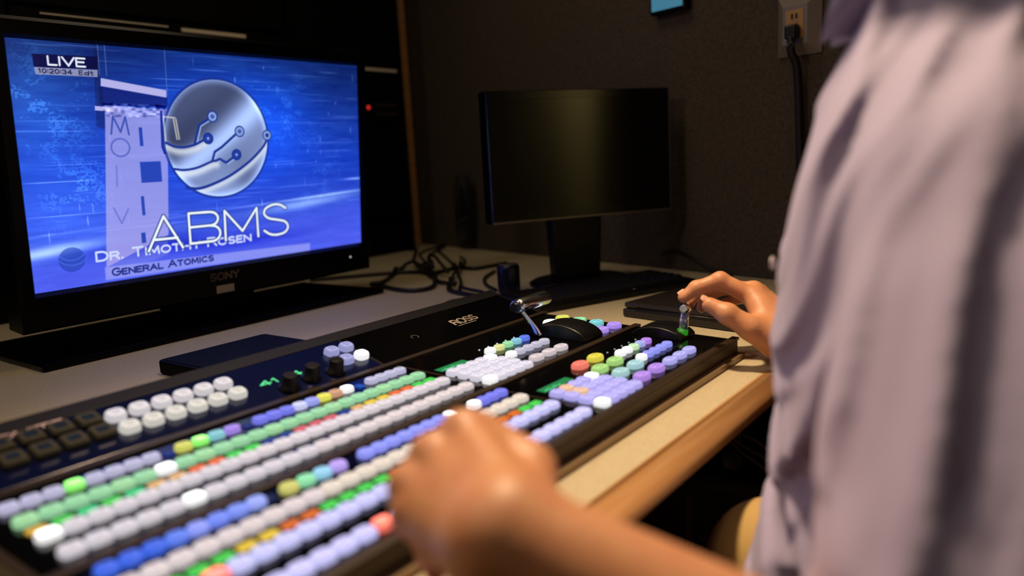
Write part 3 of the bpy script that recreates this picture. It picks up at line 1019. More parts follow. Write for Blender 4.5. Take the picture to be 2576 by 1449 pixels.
# ------------------------------------------------------------------ keyboard, laptop, tablet, can, coil
ky = math.radians(-21)
KU, KV = Vector((math.cos(ky), math.sin(ky), 0)), Vector((-math.sin(ky), math.cos(ky), 0))
KC = Vector((1.203, .251, DZ))
kb = lambda a, b, h: KC + KU * a + KV * b + Vector((0, 0, h))
KEYB = thing('computer_keyboard', tuple(KC), 'black computer keyboard lying in front of the dark monitor', 'keyboard')
mb = MB()
hull = [(-.215, -.075), (.215, -.075), (.215, .080), (-.215, .080)]
mb.loft([[kb(x, y, .0008) for x, y in hull], [kb(x, y, .012 + .006 * (y > 0)) for x, y in hull], [kb(x * .97, y * .94, .016 + .007 * (y > 0)) for x, y in hull]], smooth=False)
mb.build('case', M_BLACK, KEYB, bevel=.002)
mb = MB()
for r in range(6):
    yy = -.056 + .0225 * r + (.004 if r == 5 else 0)
    k = 0
    a = -.198
    while a < .19:
        w = .100 if (r == 0 and k == 3) else .026 if k == 0 and r else .0175
        if not (r == 5 and k in (1, 6)):
            hz = .0165 + .0465 * (yy + .075) * 1.0 * .15 + .0052
            vs = [kb(a + dx * w + (1 - 2 * dx) * i * .0018, yy + dy * .0175 + (1 - 2 * dy) * i * .0018, hz * (1 if i else .6)) for i in (0, 1) for dx, dy in ((0, 0), (1, 0), (1, 1), (0, 1))]
            mb.add(vs, [(4, 5, 6, 7), (0, 1, 5, 4), (1, 2, 6, 5), (2, 3, 7, 6), (3, 0, 4, 7)])
        a += w + .0022 + (.012 if k in (14, 17) else 0)
        k += 1
mb.build('keys', mat('key_black', rgb(20, 18, 17), .45), KEYB)
o = MB().box(-.003, .003, -.002, .002, 0, .0006, Matrix.Translation(kb(.03, -.071, .0165))).build('badge', mat('badge_silver', rgb(190, 188, 180), .3, metal=.5), KEYB)

LAP = thing('laptop', (1.13, -.05, DZ), 'closed dark laptop lying beside the right end of the switcher', 'laptop')
la = math.radians(-100)
LU, LV = Vector((math.cos(la), math.sin(la), 0)), Vector((-math.sin(la), math.cos(la), 0))
LC = Vector((1.018, .100, DZ))
lp = lambda a, b, h: LC + LU * a + LV * b + Vector((0, 0, h))
rect = lambda x0, x1, y0, y1, h: [lp(x, y, h) for x, y in ((x0, y0), (x1, y0), (x1, y1), (x0, y1))]
MB().loft([rect(0, .27, 0, .20, .001), rect(0, .27, 0, .20, .016)], smooth=False).build('base', mat('dark_brown_grey_plastic', rgb(30, 26, 23), .4), LAP, bevel=.003)
MB().loft([rect(.002, .268, .002, .198, .0175), rect(.002, .268, .002, .198, .028)], smooth=False).build('lid', mat('dark_lid_plastic', rgb(34, 29, 26), .35), LAP, bevel=.004)
MB().tube([lp(.03, .002, .017), lp(.24, .002, .017)], .0032, 10).build('hinge', M_BLACK, LAP)

M_TABLET = mat('matt_black_case', rgb(5, 5, 6), .6, spec=.05)
TAB = thing('tablet', (.475, .44, DZ), 'flat black tablet lying on the desk behind the switcher', 'tablet')
pts = []
for cx_, cy_, a0 in ((.560, .555, 0), (.385, .555, 90), (.385, .345, 180), (.560, .345, 270)):
    pts += [(cx_ + .012 * math.cos(math.radians(a0 + 15 * k)), cy_ + .012 * math.sin(math.radians(a0 + 15 * k))) for k in range(7)]
MB().prism(pts, DZ + .001, DZ + .022, 'z').build('case', M_TABLET, TAB, bevel=.003)
MB().prism([(.475 + (x - .475) * .93, .45 + (y - .45) * .94) for x, y in pts], DZ + .0221, DZ + .0228, 'z').build('screen', M_TABLET, TAB)
MB().lathe([(.0025, 0), (.0025, .0008)], (.569, .560, DZ + .022), 10).build('camera_lens', M_PRINT, TAB)

CAN = thing('drink_can', (1.135, .450, DZ), 'small dark blue can standing behind the keyboard', 'can')
MB().lathe([(.020, .001), (.0245, .005), (.0255, .010), (.0255, .062), (.0225, .068)], (1.135, .450, DZ), 32).build('body', mat('dark_blue_tin', rgb(18, 22, 52), .3, metal=.4), CAN)
MB().lathe([(.0225, .0681), (.0228, .0695), (.0210, .0695), (.0205, .0672), (.002, .0670)], (1.135, .450, DZ), 32).build('rim', mat('tin_rim', rgb(150, 140, 120), .3, metal=.8), CAN)

coil = []
for k in range(49):
    a = 2 * PI * k / 16
    coil.append((.950 + (.052 + .002 * math.sin(3 * a)) * math.cos(a), .400 + .060 * math.sin(a), DZ + .006 + .0050 * k / 16))
tag(MB().tube(coil, .004, 8).build('coiled_cable', M_CORD), 'coiled black cable lying on the desk beside the blue can', 'cable')

CABLES = {
    'black cable running across the desk from the television towards the monitor': [(1.10, 1.10), (1.29, .93), (1.30, .84), (1.37, .835), (1.41, .836), (1.405, .775), (1.451, .76), (1.52, .75)],
    'black cable trailing from the equipment rack to the back of the switcher': [(1.716, 1.29), (1.476, 1.072), (1.317, .88), (1.231, .766), (1.192, .713), (1.174, .665), (1.103, .598), (1.064, .480)],
    'black cable lying in a wide loop on the desk right of the television': [(1.107, .869), (1.143, .863), (1.254, .934), (1.364, 1.01), (1.399, 1.012), (1.353, .927), (1.296, .845), (1.243, .774), (1.189, .721), (1.114, .673), (1.072, .685), (1.068, .733), (1.088, .80), (1.10, .862)],
    'thin black cable falling from the wall corner onto the looped cable': [(1.86, 1.285), (1.651, 1.208), (1.456, 1.003), (1.348, .889), (1.265, .797)],
    'thin black cable curving beside the wooden strip onto the desk': [(1.82, 1.25), (1.604, 1.127), (1.444, .978), (1.337, .869), (1.280, .760)],
    'black cable running straight from the wall to the coil behind the switcher': [(1.735, 1.213), (1.507, .951), (1.345, .785), (1.22, .666), (1.103, .564), (1.06, .46)],
    'thin black cable running from the blue can towards the television': [(1.149, .500), (1.20, .568), (1.284, .64), (1.39, .69)],
    'thin black cable under the hanging cable bundle': [(1.60, .99), (1.519, .903), (1.347, .78), (1.235, .707), (1.16, .648), (1.099, .576)],
}
LAID = []
for i, (lab, L) in enumerate(CABLES.items()):
    rr = .0052 if i < 3 else .0042
    pts = smooth_path([(x, y, DZ + rr + .001) for x, y in L], 12)
    need = []
    for q in pts:                                   # lie on top of the cables already laid where they cross
        z = q.z
        for c_, r2 in LAID:
            if math.hypot(q.x - c_.x, q.y - c_.y) < rr + r2 + .007:
                z = max(z, c_.z + rr + r2 + .0012)
        need.append(z)
    pts = [Vector((q.x, q.y, max(need[m] - .45 * (pts[m] - q).length for m in range(len(pts))))) for q in pts]
    LAID += [(q, rr) for q in pts]
    tag(MB().tube(pts, rr, 8).build('cable', M_CORD), lab, 'cable', 'black cables on the desk')
mb = MB()
for k in range(5):
    pts = []
    for i in range(33):
        a = 2 * PI * i / 32
        p = on_wall(1.535 + .007 * k + (.020 + .004 * k) * math.cos(a) + .006 * math.sin(2 * a + k), .092 + (.112 + .008 * math.sin(2 * k)) * math.sin(a), .016 + .006 * k)
        pts.append(p)
    mb.tube(pts, .0038, 7, cap=False)
mb.tube([on_wall(1.55, .05, .010), on_wall(1.55, .066, .046), on_wall(1.565, .08, .050), on_wall(1.535, .10, .010)], .004, 6)
tag(mb.build('cable_bundle', M_CORD), 'bundle of looped black cable hanging on the wall left of the dark monitor', 'cable bundle')
tag(MB().tube(smooth_path([tuple(on_wall(.70, .0, .008)), tuple(on_wall(.647, .010, .012)), tuple(on_wall(.588, -.004, .02)), tuple(on_wall(.540, -.022, .025)), tuple(on_wall(.47, -.034, .03))], 8), .0035, 8).build('cable', M_CORD),
    'thin black cable along the wall right of the dark monitor', 'cable', 'black cables on the desk')
slip = MB().box(-.035, .035, -.011, .011, 0, .0008, Matrix.Translation(Vector((1.489, .361, DZ + .001))) @ Matrix.Rotation(-.4, 4, 'Z')).build('paper_slip', mat('dull_paper', rgb(150, 136, 112), .8))
tag(slip, 'small pale paper slip lying on the desk by the wall', 'paper')

# ------------------------------------------------------------------ things on the right wall
def wall_box(mb, t0, t1, z0, z1, o0, o1):
    vs = [on_wall(t, z, o) for o in (o0, o1) for z in (z0, z1) for t in (t0, t1)]
    return mb.add(vs, [(0, 2, 3, 1), (4, 5, 7, 6), (0, 1, 5, 4), (2, 6, 7, 3), (0, 4, 6, 2), (1, 3, 7, 5)])


TH = thing('wall_controller', tuple(on_wall(.655, .583, .015)), 'small wall controller with a pale blue face high on the carpeted wall', 'wall controller')
wall_box(MB(), .600, .708, .583, .690, .0, .026).build('case', M_BLACK, TH, bevel=.004)
M_BLUEFACE = mat('pale_blue_face', rgb(70, 130, 160), .4, emit=rgb(70, 135, 165), strength=.6)
wall_box(MB(), .606, .700, .591, .684, .0262, .0275).build('face', M_BLUEFACE, TH)

OUT = thing('outlet_plate', tuple(on_wall(.318, .44, .01)), 'sloping-edged metal outlet plate with a black cord plugged in, high on the carpeted wall', 'outlet')
t0, t1, z0, z1 = .268, .368, .440, .560
M_STEEL = mat('brushed_steel_plate', rgb(170, 160, 150), .35, metal=.6)
mb = MB()
r = lambda d, o: [tuple(on_wall(t, z, o)) for t, z in ((t0 + d, z0 + d), (t1 - d, z0 + d), (t1 - d, z1 - d), (t0 + d, z1 - d))]
mb.loft([r(0, .001), r(0, .004), r(.022, .022)], smooth=False)
mb.build('plate', M_STEEL, OUT)
wall_box(MB(), t0 + .030, t1 - .030, z0 + .032, z1 - .030, .0215, .0235).build('socket', mat('ivory_socket', rgb(190, 150, 96), .4), OUT)
mb = MB()
for zz in (.492, .512):
    wall_box(mb, .311, .315, zz, zz + .010, .0236, .0245)
    wall_box(mb, .321, .325, zz, zz + .010, .0236, .0245)
mb.build('slots', M_CORD, OUT)
pts = [tuple(on_wall(.314, .475, .040)), tuple(on_wall(.314, .445, .040)), tuple(on_wall(.313, .40, .018)), tuple(on_wall(.307, .20, .014)), tuple(on_wall(.302, .05, .014)), tuple(on_wall(.300, DZ + .012, .016))]
CORD = thing('power_cord', pts[-1], 'black power cord hanging straight down the wall from the metal outlet plate', 'power cord')
MB().tube(smooth_path(pts, 6), .0085, 10).build('cord', M_CORD, CORD)
wall_box(MB(), .302, .327, .470, .498, .0250, .048).build('plug', M_CORD, CORD, bevel=.004)

# ------------------------------------------------------------------ the equipment rack behind the television
RACK = thing('equipment_rack', (.3, 1.5, DZ), 'tall black equipment rack standing behind the television', 'rack')
MB().box(-1.3, 1.728, 1.33, 1.72, DZ + .001, 1.50).build('cabinet', M_RACK, RACK)
for x in (-1.28, -.40, .52, 1.28, 1.718):
    MB().box(x - .010, x + .010, 1.305, 1.33, DZ + .001, 1.50).build('rail', M_RACK, RACK)
units = [(-.38, .50, .50, .80, 'black rack unit above the left corner of the television', []),
         (.54, 1.26, .655, .80, 'black rack unit at the top of the picture above the middle of the television', []),
         (.54, 1.26, .50, .645, 'black rack unit with a pale strip just above the television', [('strip', .936, 1.124, .632), ('line', .60, .90, .634)]),
         (1.30, 1.705, .585, .80, 'black rack unit high at the rack end beside the wooden strip', []),
         (1.30, 1.705, .40, .575, 'black rack unit with a pale strip and a red light beside the television', [('strip', 1.52, 1.70, .5705), ('led', 1.562, .449)]),
         (1.30, 1.705, .10, .39, 'plain black rack unit low behind the looped cables', [])]
M_STRIP = mat('pale_strip', rgb(238, 226, 204), .45)
for xa, xb, za, zb2, lab, ex in units:
    U = thing('rack_unit', ((xa + xb) / 2, 1.32, za), lab, 'rack unit', 'units in the equipment rack')
    MB().box(xa, xb, 1.308, 1.329, za, zb2).build('front_panel', M_RACK, U, bevel=.002)
    for e in ex:
        if e[0] == 'strip':
            MB().box(e[1], e[2], 1.304, 1.3085, e[3] - .005, e[3] + .004).build('label_strip', M_STRIP, U)
        elif e[0] == 'led':
            MB().lathe([(.007, 0), (.006, -.003), (.001, -.004)], (e[1], 1.308, e[2]), 14, 'y').build('red_light', glow(200, 40, 36, 1.0), U)
            for k in range(2):
                MB().box(e[1] + .035, e[1] + .130, 1.3065, 1.3085, e[2] - .022 + .028 * k, e[2] - .016 + .028 * k).build('lettering', mat('faint_print', rgb(60, 50, 44), .6), U)
        elif e[0] == 'line':
            MB().box(e[1], e[2], 1.305, 1.3085, e[3], e[3] + .003).build('edge_strip', M_STRIP, U)  # pale bar standing in for a highlight along an edge

# ------------------------------------------------------------------ under the desk
CB = thing('cabinet', (1.12, -.10, -.78), 'low dark brown cabinet under the desk beside the knee', 'cabinet')
MB().box(.950, 1.30, -.28, .06, -.775, -.305).build('body', mat('dark_umber_panel', rgb(96, 78, 58), .7), CB, bevel=.004)
MB().box(.944, .951, -.062, -.052, -.76, -.33).build('edge_strip', mat('umber_edge', rgb(150, 116, 84), .6), CB)
BX = thing('equipment_box', (1.13, -.1, -.305), 'black equipment box with round sockets on top of the low cabinet', 'equipment box')
MB().box(.990, 1.27, -.26, .05, -.304, -.115).build('case', M_RACK, BX, bevel=.004)
for zz in (-.225, -.268):
    mb = MB().lathe([(.017, -.001), (.017, -.006), (.013, -.006), (.012, -.002), (.001, -.002)], (.9905, -.118, zz), 24, 'x')
    mb.build('socket', mat('dim_grey_socket', rgb(120, 110, 100), .5), BX)
for i, (za, zb3) in enumerate(((-.180, -.212), (-.186, -.226), (-.176, -.238))):
    tag(MB().tube(smooth_path([(.9865, -.085, za - .016 * i), (.955, -.14, (za + zb3) / 2 - .004 - .010 * i), (.930, -.20, zb3 - .006 * i), (.922 - .012 * i, -.27, zb3 - .05), (.920 - .014 * i, -.31, -.45), (.925 - .014 * i, -.32, -.776)], 6), .0028, 7).build('cable', mat('pale_cable', rgb(120, 110, 90), .6)),
        'thin pale cable draped in front of the black equipment box, %s' % ('uppermost of three', 'middle of three', 'lowest of three')[i], 'cable', 'pale cables under the desk')

# ------------------------------------------------------------------ the person: bodies grown from a smooth distance field
def nrm_(v):
    return v / np.linalg.norm(v)


def smin(a, b, k):
    h = np.clip(.5 + .5 * (b - a) / k, 0, 1)
    return b + (a - b) * h - k * h * (1 - h)


def cone(P, a, b, ra, rb):
    """Distance to a tapered round limb."""
    a, b = np.array(a, np.float32), np.array(b, np.float32)
    ab = b - a
    t = np.clip(((P - a) @ ab) / (ab @ ab), 0, 1)
    return np.linalg.norm(P - a - t[..., None] * ab, axis=-1) - (ra + (rb - ra) * t)


def blob(P, c, r):
    q = (P - np.array(c, np.float32)) / np.array(r, np.float32)
    return (np.linalg.norm(q, axis=-1) - 1) * min(r)


def grow(fn, lo, hi, h):
    """Surface of fn(P) < 0 inside a box as vertices and quads (surface nets), evaluated only near the surface."""
    lo, hi = np.array(lo, float), np.array(hi, float)
    n = np.ceil((hi - lo) / h).astype(int) + 1
    D = np.full(n, 1.0, np.float32)
    B = 12
    for i in range(0, n[0], B):
        for j in range(0, n[1], B):
            for k in range(0, n[2], B):
                s = [min(B, n[0] - i), min(B, n[1] - j), min(B, n[2] - k)]
                c = lo + (np.array([i, j, k]) + (np.array(s) - 1) / 2) * h
                rad = np.linalg.norm(np.array(s)) * h / 2 * 1.7 + .004
                d = float(fn(np.array(c, np.float32)[None])[0])
                if abs(d) > rad:
                    D[i:i + B, j:j + B, k:k + B] = d
                    continue
                g = np.stack(np.meshgrid(*[lo[q] + (np.arange(s[q]) + (i, j, k)[q]) * h for q in range(3)], indexing='ij'), -1).astype(np.float32)
                D[i:i + B, j:j + B, k:k + B] = fn(g.reshape(-1, 3)).reshape(s)
    D[0], D[-1], D[:, 0], D[:, -1], D[:, :, 0], D[:, :, -1] = [np.maximum(q, h) for q in (D[0], D[-1], D[:, 0], D[:, -1], D[:, :, 0], D[:, :, -1])]
    ins = D < 0
    cs = n - 1
    cnt = np.zeros(cs, np.int8)
    for a in (0, 1):
        for b in (0, 1):
            for c in (0, 1):
                cnt += ins[a:a + cs[0], b:b + cs[1], c:c + cs[2]]
    act = np.argwhere((cnt > 0) & (cnt < 8))
    idx = np.full(cs, -1, np.int64)
    idx[tuple(act.T)] = np.arange(len(act))
    acc, num = np.zeros((len(act), 3)), np.zeros(len(act))
    corners = [(a, b, c) for a in (0, 1) for b in (0, 1) for c in (0, 1)]
    for p in corners:
        for ax in range(3):
            if p[ax]:
                continue
            q = list(p)
            q[ax] = 1
            d0, d1 = D[tuple((act + p).T)], D[tuple((act + q).T)]
            m = (d0 < 0) != (d1 < 0)
            t = np.where(m, d0 / np.where(m, d0 - d1, 1), 0)
            e = np.array(p, float)[None] + 0
            e = np.repeat(e, len(act), 0)
            e[:, ax] += t
            acc += e * m[:, None]
            num += m
    V = lo + (act + acc / num[:, None]) * h
    F = []
    for ax in range(3):
        u, w = (ax + 1) % 3, (ax + 2) % 3
        sl = [slice(1, cs[q]) for q in range(3)]
        sl[ax] = slice(0, cs[ax])
        a0 = ins[tuple(sl)]
        sl2 = list(sl)
        sl2[ax] = slice(1, cs[ax] + 1)
        a1 = ins[tuple(sl2)]
        e = np.argwhere(a0 != a1)
        off = np.ones(3, int)
        off[ax] = 0
        e = e + off
        du, dw = np.zeros(3, int), np.zeros(3, int)
        du[u], dw[w] = 1, 1
        q = np.stack([idx[tuple((e - du - dw).T)], idx[tuple((e - dw).T)], idx[tuple(e.T)], idx[tuple((e - du).T)]], 1)
        fl = ins[tuple(e.T)]
        q[~fl] = q[~fl][:, ::-1]
        F.append(q)
    return V, np.concatenate(F)


def organic(name, parts, mats, parent=None, origin=(0, 0, 0), smooth=4):
    """One mesh object from grown surfaces, lightly relaxed."""
    Vs, Fs, b = [], [], 0
    for V, F in parts:
        nb = [np.zeros_like(V), np.zeros(len(V))]
        e = np.concatenate([F[:, [0, 1]], F[:, [1, 2]], F[:, [2, 3]], F[:, [3, 0]]])
        for _ in range(smooth):
            acc, cnt = np.zeros_like(V), np.zeros(len(V))
            np.add.at(acc, e[:, 0], V[e[:, 1]])
            np.add.at(acc, e[:, 1], V[e[:, 0]])
            np.add.at(cnt, e[:, 0], 1)
            np.add.at(cnt, e[:, 1], 1)
            V = V * .4 + .6 * acc / np.maximum(cnt, 1)[:, None]
        Vs.append(V)
        Fs.append(F + b)
        b += len(V)
    V, F = np.concatenate(Vs) - np.array(origin), np.concatenate(Fs).astype(np.int32)
    me = bpy.data.meshes.new(name)
    me.vertices.add(len(V))
    me.vertices.foreach_set('co', V.astype(np.float32).ravel())
    me.loops.add(F.size)
    me.loops.foreach_set('vertex_index', F.ravel())
    me.polygons.add(len(F))
    me.polygons.foreach_set('loop_start', np.arange(0, F.size, 4, dtype=np.int32))
    me.polygons.foreach_set('loop_total', np.full(len(F), 4, dtype=np.int32))
    me.polygons.foreach_set('use_smooth', np.ones(len(F), bool))
    me.update()
    me.validate()
    for m in mats if isinstance(mats, (list, tuple)) else [mats]:
        me.materials.append(m)
    return link(name, me, parent, origin)


def chain(P, pts, rad, k=.006):
    d = None
    for i in range(len(pts) - 1):
        c = cone(P, pts[i], pts[i + 1], rad[i], rad[i + 1])
        d = c if d is None else smin(d, c, k)
    return d


F3 = np.float32
# joints (metres, same frame as the switcher)
SH_L, EL_L, WR_L = (.305, -.548, .215), (.140, -.552, -.030), (.073, -.350, .066)
SH_R, EL_R, WR_R = (.630, -.500, .250), (.805, -.490, .010), (.822, -.268, .002)


def left_hand(P):
    """A loosely closed fist resting on the buttons, back of the hand up."""
    W = np.array(WR_L)
    mcp = [np.array(q) for q in LH_MCP]
    d = cone(P, W, EL_L, .0275, .040)
    d = smin(d, cone(P, W + (.004, .002, -.004), W * .3 + np.array(EL_L) * .7, .026, .041), .02)
    palm = None
    for i, m in enumerate(mcp):
        s = W + (m - W) * .10 + (mcp[1] - mcp[2]) * (1.4 - i) * .30
        c = cone(P, s, m, .0205, .0142)
        palm = c if palm is None else smin(palm, c, .008)
    pc = sum(mcp) / 4 * .55 + W * .45 + PALM_L * .012
    palm = smin(palm, cone(P, W + PALM_L * .008, pc, .024, .022), .014)
    d = smin(d, palm, .016)
    for i, m in enumerate(mcp):
        d = smin(d, np.linalg.norm(P - (m - PALM_L * .0045).astype(F3), axis=-1) - (.0136 if i < 3 else .0122), .006)
    for i, m in enumerate(mcp):
        L = (.046, .050, .046, .038)[i]
        r = (.0100, .0102, .0096, .0086)[i]
        p1 = m + FIN1_L * L
        p2 = p1 + FIN2_L * L * .62
        p3 = p2 + FIN3_L * L * .5
        f = chain(P, [m, p1, p2, p3], [r * 1.15, r * 1.06, r * .95, r * .82], .004)
        d = smin(d, f, .0045)
    t = [np.array(q) for q in LH_THUMB]
    d = smin(d, chain(P, t, [.0185, .0140, .0122, .0098], .006), .010)
    return smin(d, cone(P, np.array(LH_MCP[0]) + (.009, -.010, -.003), np.array(LH_THUMB[1]) + (.004, .010, .003), .0145, .0140), .010)


def dirv(*v):
    return nrm_(np.array(v, float))


# left hand frame: the knuckles, the way the palm faces, and the three finger directions
LH_MCP = [(.132, -.272, .0900), (.113, -.262, .0790), (.096, -.259, .0645), (.086, -.269, .0530)]
PALM_L = dirv(.62, .30, -.72)
FIN1_L, FIN2_L, FIN3_L = dirv(.60, .62, -.50), dirv(.12, -.30, -.94), dirv(-.55, -.80, -.15)
LH_THUMB = [(.098, -.345, .066), (.136, -.322, .074), (.160, -.290, .068), (.172, -.262, .056)]

RH_W = np.array(WR_R)
RH_MCP = [np.array(q) for q in ((.832, -.212, .0500), (.852, -.205, .0540), (.871, -.205, .0470), (.885, -.212, .0350))]


def right_hand(P):
    """The hand that holds the lever: index and thumb reach for the grip, the other fingers lie beyond."""
    W = RH_W
    d = cone(P, W, EL_R, .0290, .043)
    palm = None
    for i, m in enumerate(RH_MCP):
        s = W + (m - W) * .12 + np.array((.010, 0, .002)) * (i - 1.2)
        c = cone(P, s, m, .0225, .0140)
        palm = c if palm is None else smin(palm, c, .013)
    palm = smin(palm, cone(P, W + (0, .004, -.012), (.846, -.225, .022), .024, .018), .016)
    d = smin(d, palm, .016)
    for m in RH_MCP:
        d = smin(d, np.linalg.norm(P - (m + (0, 0, .002)).astype(F3), axis=-1) - .0128, .008)
    fingers = [
        [RH_MCP[0], (.8175, -.1690, .0745), (.8015, -.1400, .0640), (.7900, -.1255, .0520)],
        [RH_MCP[1], (.8420, -.1570, .0650), (.8270, -.1300, .0540), (.8170, -.1240, .0400)],
        [RH_MCP[2], (.8640, -.1580, .0560), (.8480, -.1340, .0430), (.8380, -.1320, .0280)],
        [RH_MCP[3], (.8800, -.1720, .0390), (.8680, -.1530, .0270), (.8580, -.1500, .0150)]]
    rad = ([.0132, .0115, .0102, .0086], [.0122, .0104, .0092, .0080], [.0116, .0098, .0088, .0076], [.0104, .0086, .0078, .0068])
    for f, r in zip(fingers, rad):
        d = smin(d, chain(P, f, r, .005), .0050)
        for q, rr in zip(f[1:3], r[1:3]):
            d = smin(d, np.linalg.norm(P - np.array(q, F3), axis=-1) - rr * 1.05, .004)
    th = [(.800, -.252, -.004), (.7800, -.2260, .0180), (.7695, -.1980, .0370), (.7660, -.1740, .0490)]
    d = smin(d, chain(P, th, [.0225, .0165, .0136, .0104], .007), .010)
    d = smin(d, np.linalg.norm(P - np.array((.7690, -.1985, .0380), F3), axis=-1) - .0138, .004)
    # the web between thumb and index
    d = smin(d, cone(P, (.800, -.238, .016), (.822, -.222, .040), .014, .012), .014)
    return d


NECK0, NECK1, HEAD = (.463, -.500, .345), (.482, -.440, .440), (.490, -.395, .512)


def head(P):
    H = np.array(HEAD)
    d = blob(P, H + (0, -.018, .022), (.076, .096, .094))
    d = smin(d, blob(P, H + (.002, .018, -.045), (.060, .075, .072)), .03)
    d = smin(d, blob(P, H + (.004, .052, -.098), (.026, .022, .018)), .03)          # chin
    d = smin(d, cone(P, H + (.003, .092, .000), H + (.003, .104, -.036), .008, .012), .012)     # nose
    d = smin(d, cone(P, H + (-.034, .078, .018), H + (.040, .078, .018), .011, .011), .012)     # brow
    for s in (-1, 1):
        d = smin(d, blob(P, H + (.003 + .034 * s, .070, -.004), (.015, .012, .011)), .006)
        d = smin(d, blob(P, H + (.002 + .077 * s, -.010, -.012), (.010, .020, .032)), .006)
    d = smin(d, cone(P, H + (-.020, .080, -.066), H + (.026, .080, -.066), .007, .007), .006)
    d = smin(d, cone(P, NECK0, NECK1, .062, .056), .03)
    return d


TORSO = [((.470, -.520, .180), (.175, .120, .17)), ((.470, -.530, .020), (.175, .140, .20)), ((.465, -.560, -.150), (.180, .165, .15))]


def trunk(P):
    d = None
    for c, r in TORSO:
        b = blob(P, c, r)
        d = b if d is None else smin(d, b, .06)
    d = smin(d, cone(P, SH_L, SH_R, .055, .055), .06)
    for a, b, c in ((SH_L, EL_L, WR_L), (SH_R, EL_R, WR_R)):
        d = smin(d, cone(P, a, b, .052, .043), .03)
    return smin(d, head(P), .02)


HIP_R, KN_R, AN_R = (.550, -.640, -.245), (.572, -.328, -.200), (.585, -.390, -.690)
HIP_L, KN_L, AN_L = (.385, -.640, -.250), (.360, -.345, -.258), (.350, -.450, -.690)


def legs(P, g=0.0):
    d = None
    for h, k, a in ((HIP_R, KN_R, AN_R), (HIP_L, KN_L, AN_L)):
        l = smin(cone(P, h, k, .082 + g, .062 + g), cone(P, k, a, .058 + g, .038 + g), .025)
        d = l if d is None else smin(d, l, .01)
    return smin(d, blob(P, (.468, -.650, -.215), (.175 + g, .130 + g, .10 + g)), .04)


M_SKIN = mat('warm_skin', rgb(216, 158, 112), .48, sss=.12, noise=(55, rgb(204, 136, 96), 1.6), bump=(320, .12))
ME_ = thing  # person is one mesh with clothing as children


def ridge(x):
    return np.abs(((x + .5) % 1.0) - .5) * 2


RD = dirv(.10, .52, -.85)      # the way the folds of the shirt run
NS = dirv(-.90, -.35, .15)
EF = nrm_(np.cross(NS, RD))


def folds(P):
    x = P @ EF.astype(F3)
    y = P @ RD.astype(F3)
    z = P @ NS.astype(F3)
    wob = .0065 * np.sin(y * 13 + 1.3) + .0030 * np.sin(y * 31 + x * 22) + .004 * np.sin(z * 19 + 2)
    x = x + .35 * (y + .10) ** 2                                  # the folds fan out from the shoulder
    a = np.maximum(np.cos((x + wob) * 2 * PI / .041 + .4), -.3) + .3
    b = np.maximum(np.cos((x * .93 + y * .22 + wob * 1.5) * 2 * PI / .026 + 2.0), 0)
    c = np.maximum(np.cos((x * .30 - y * .95 + wob * 1.4) * 2 * PI / .046), 0)
    up = np.clip((P[..., 2] + .01) / .14, 0, 1)
    vary = .65 + .35 * np.sin(x * 37 + y * 9)
    return a * .0092 * vary * (.5 + .5 * up) + b * .0030 + c ** 1.5 * .0075 * (1 - up)


def shirt(P):
    d = None
    for c, r in (((.470, -.520, .180), (.190, .136, .18)), ((.470, -.530, .030), (.185, .150, .20)), ((.468, -.550, -.150), (.195, .203, .17))):
        b = blob(P, c, r)
        d = b if d is None else smin(d, b, .07)
    d = smin(d, cone(P, np.array(SH_L) + (.02, 0, .0), np.array(SH_R) - (.02, 0, 0), .066, .066), .06)
    d = smin(d, cone(P, (.463, -.500, .29), NECK0, .085, .064), .04)
    for s, e in ((SH_L, EL_L), (SH_R, EL_R)):
        s, e = np.array(s), np.array(e)
        ax = nrm_(e - s)
        sl = smin(cone(P, s, s + (e - s) * .88, .074, .070), cone(P, s + (e - s) * .3, s + (e - s) * .9, .070, .074), .02)
        sl = np.maximum(sl, (P - (s + (e - s) * .84).astype(F3)) @ ax.astype(F3))
        d = smin(d, sl, .014)
    # the chest pocket fold and the open front near the belt
    d = smin(d, cone(P, (.470, -.394, .165), (.480, -.398, .070), .020, .020), .03)
    d = np.maximum(d, -(P[..., 2] + .285))
    d = d - folds(P)
    return np.maximum(d, -(np.linalg.norm((P - np.array((.468, -.490, .392), F3)) / np.array((.062, .062, .05), F3), axis=-1) - 1) * .05)


body_parts = [grow(left_hand, (-.05, -.50, -.03), (.24, -.17, .16), .0021),
              grow(right_hand, (.70, -.42, -.09), (.94, -.09, .13), .0017),
              grow(trunk, (-.06, -.76, -.32), (.93, -.22, .66), .0065),
              grow(lambda P: legs(P, -.006), (.18, -.82, -.77), (.75, -.22, -.08), .009)]
person = organic('person', body_parts, M_SKIN, None, (.46, -.50, -.78), 3)
tag(person, 'person in a lavender shirt and khaki trousers with both hands on the glowing switcher', 'person')


def cloth_mat(name, c, rough=.85):
    m = mat(name, c, rough, bump=(900, .10))
    m.node_tree.nodes['Principled BSDF'].inputs['Sheen Weight'].default_value = .15
    return m


M_SHIRT = cloth_mat('pale_lavender_cotton', rgb(172, 164, 198))
M_KHAKI = cloth_mat('khaki_twill', rgb(206, 172, 104))
sh = organic('shirt', [grow(shirt, (-.02, -.80, -.32), (.92, -.28, .42), .0048)], M_SHIRT, person, (.46, -.5, 0), 3)
organic('trousers', [grow(lambda P: legs(P, .010), (.17, -.85, -.72), (.76, -.20, -.06), .007)], M_KHAKI, person, (.46, -.45, -.3), 3)
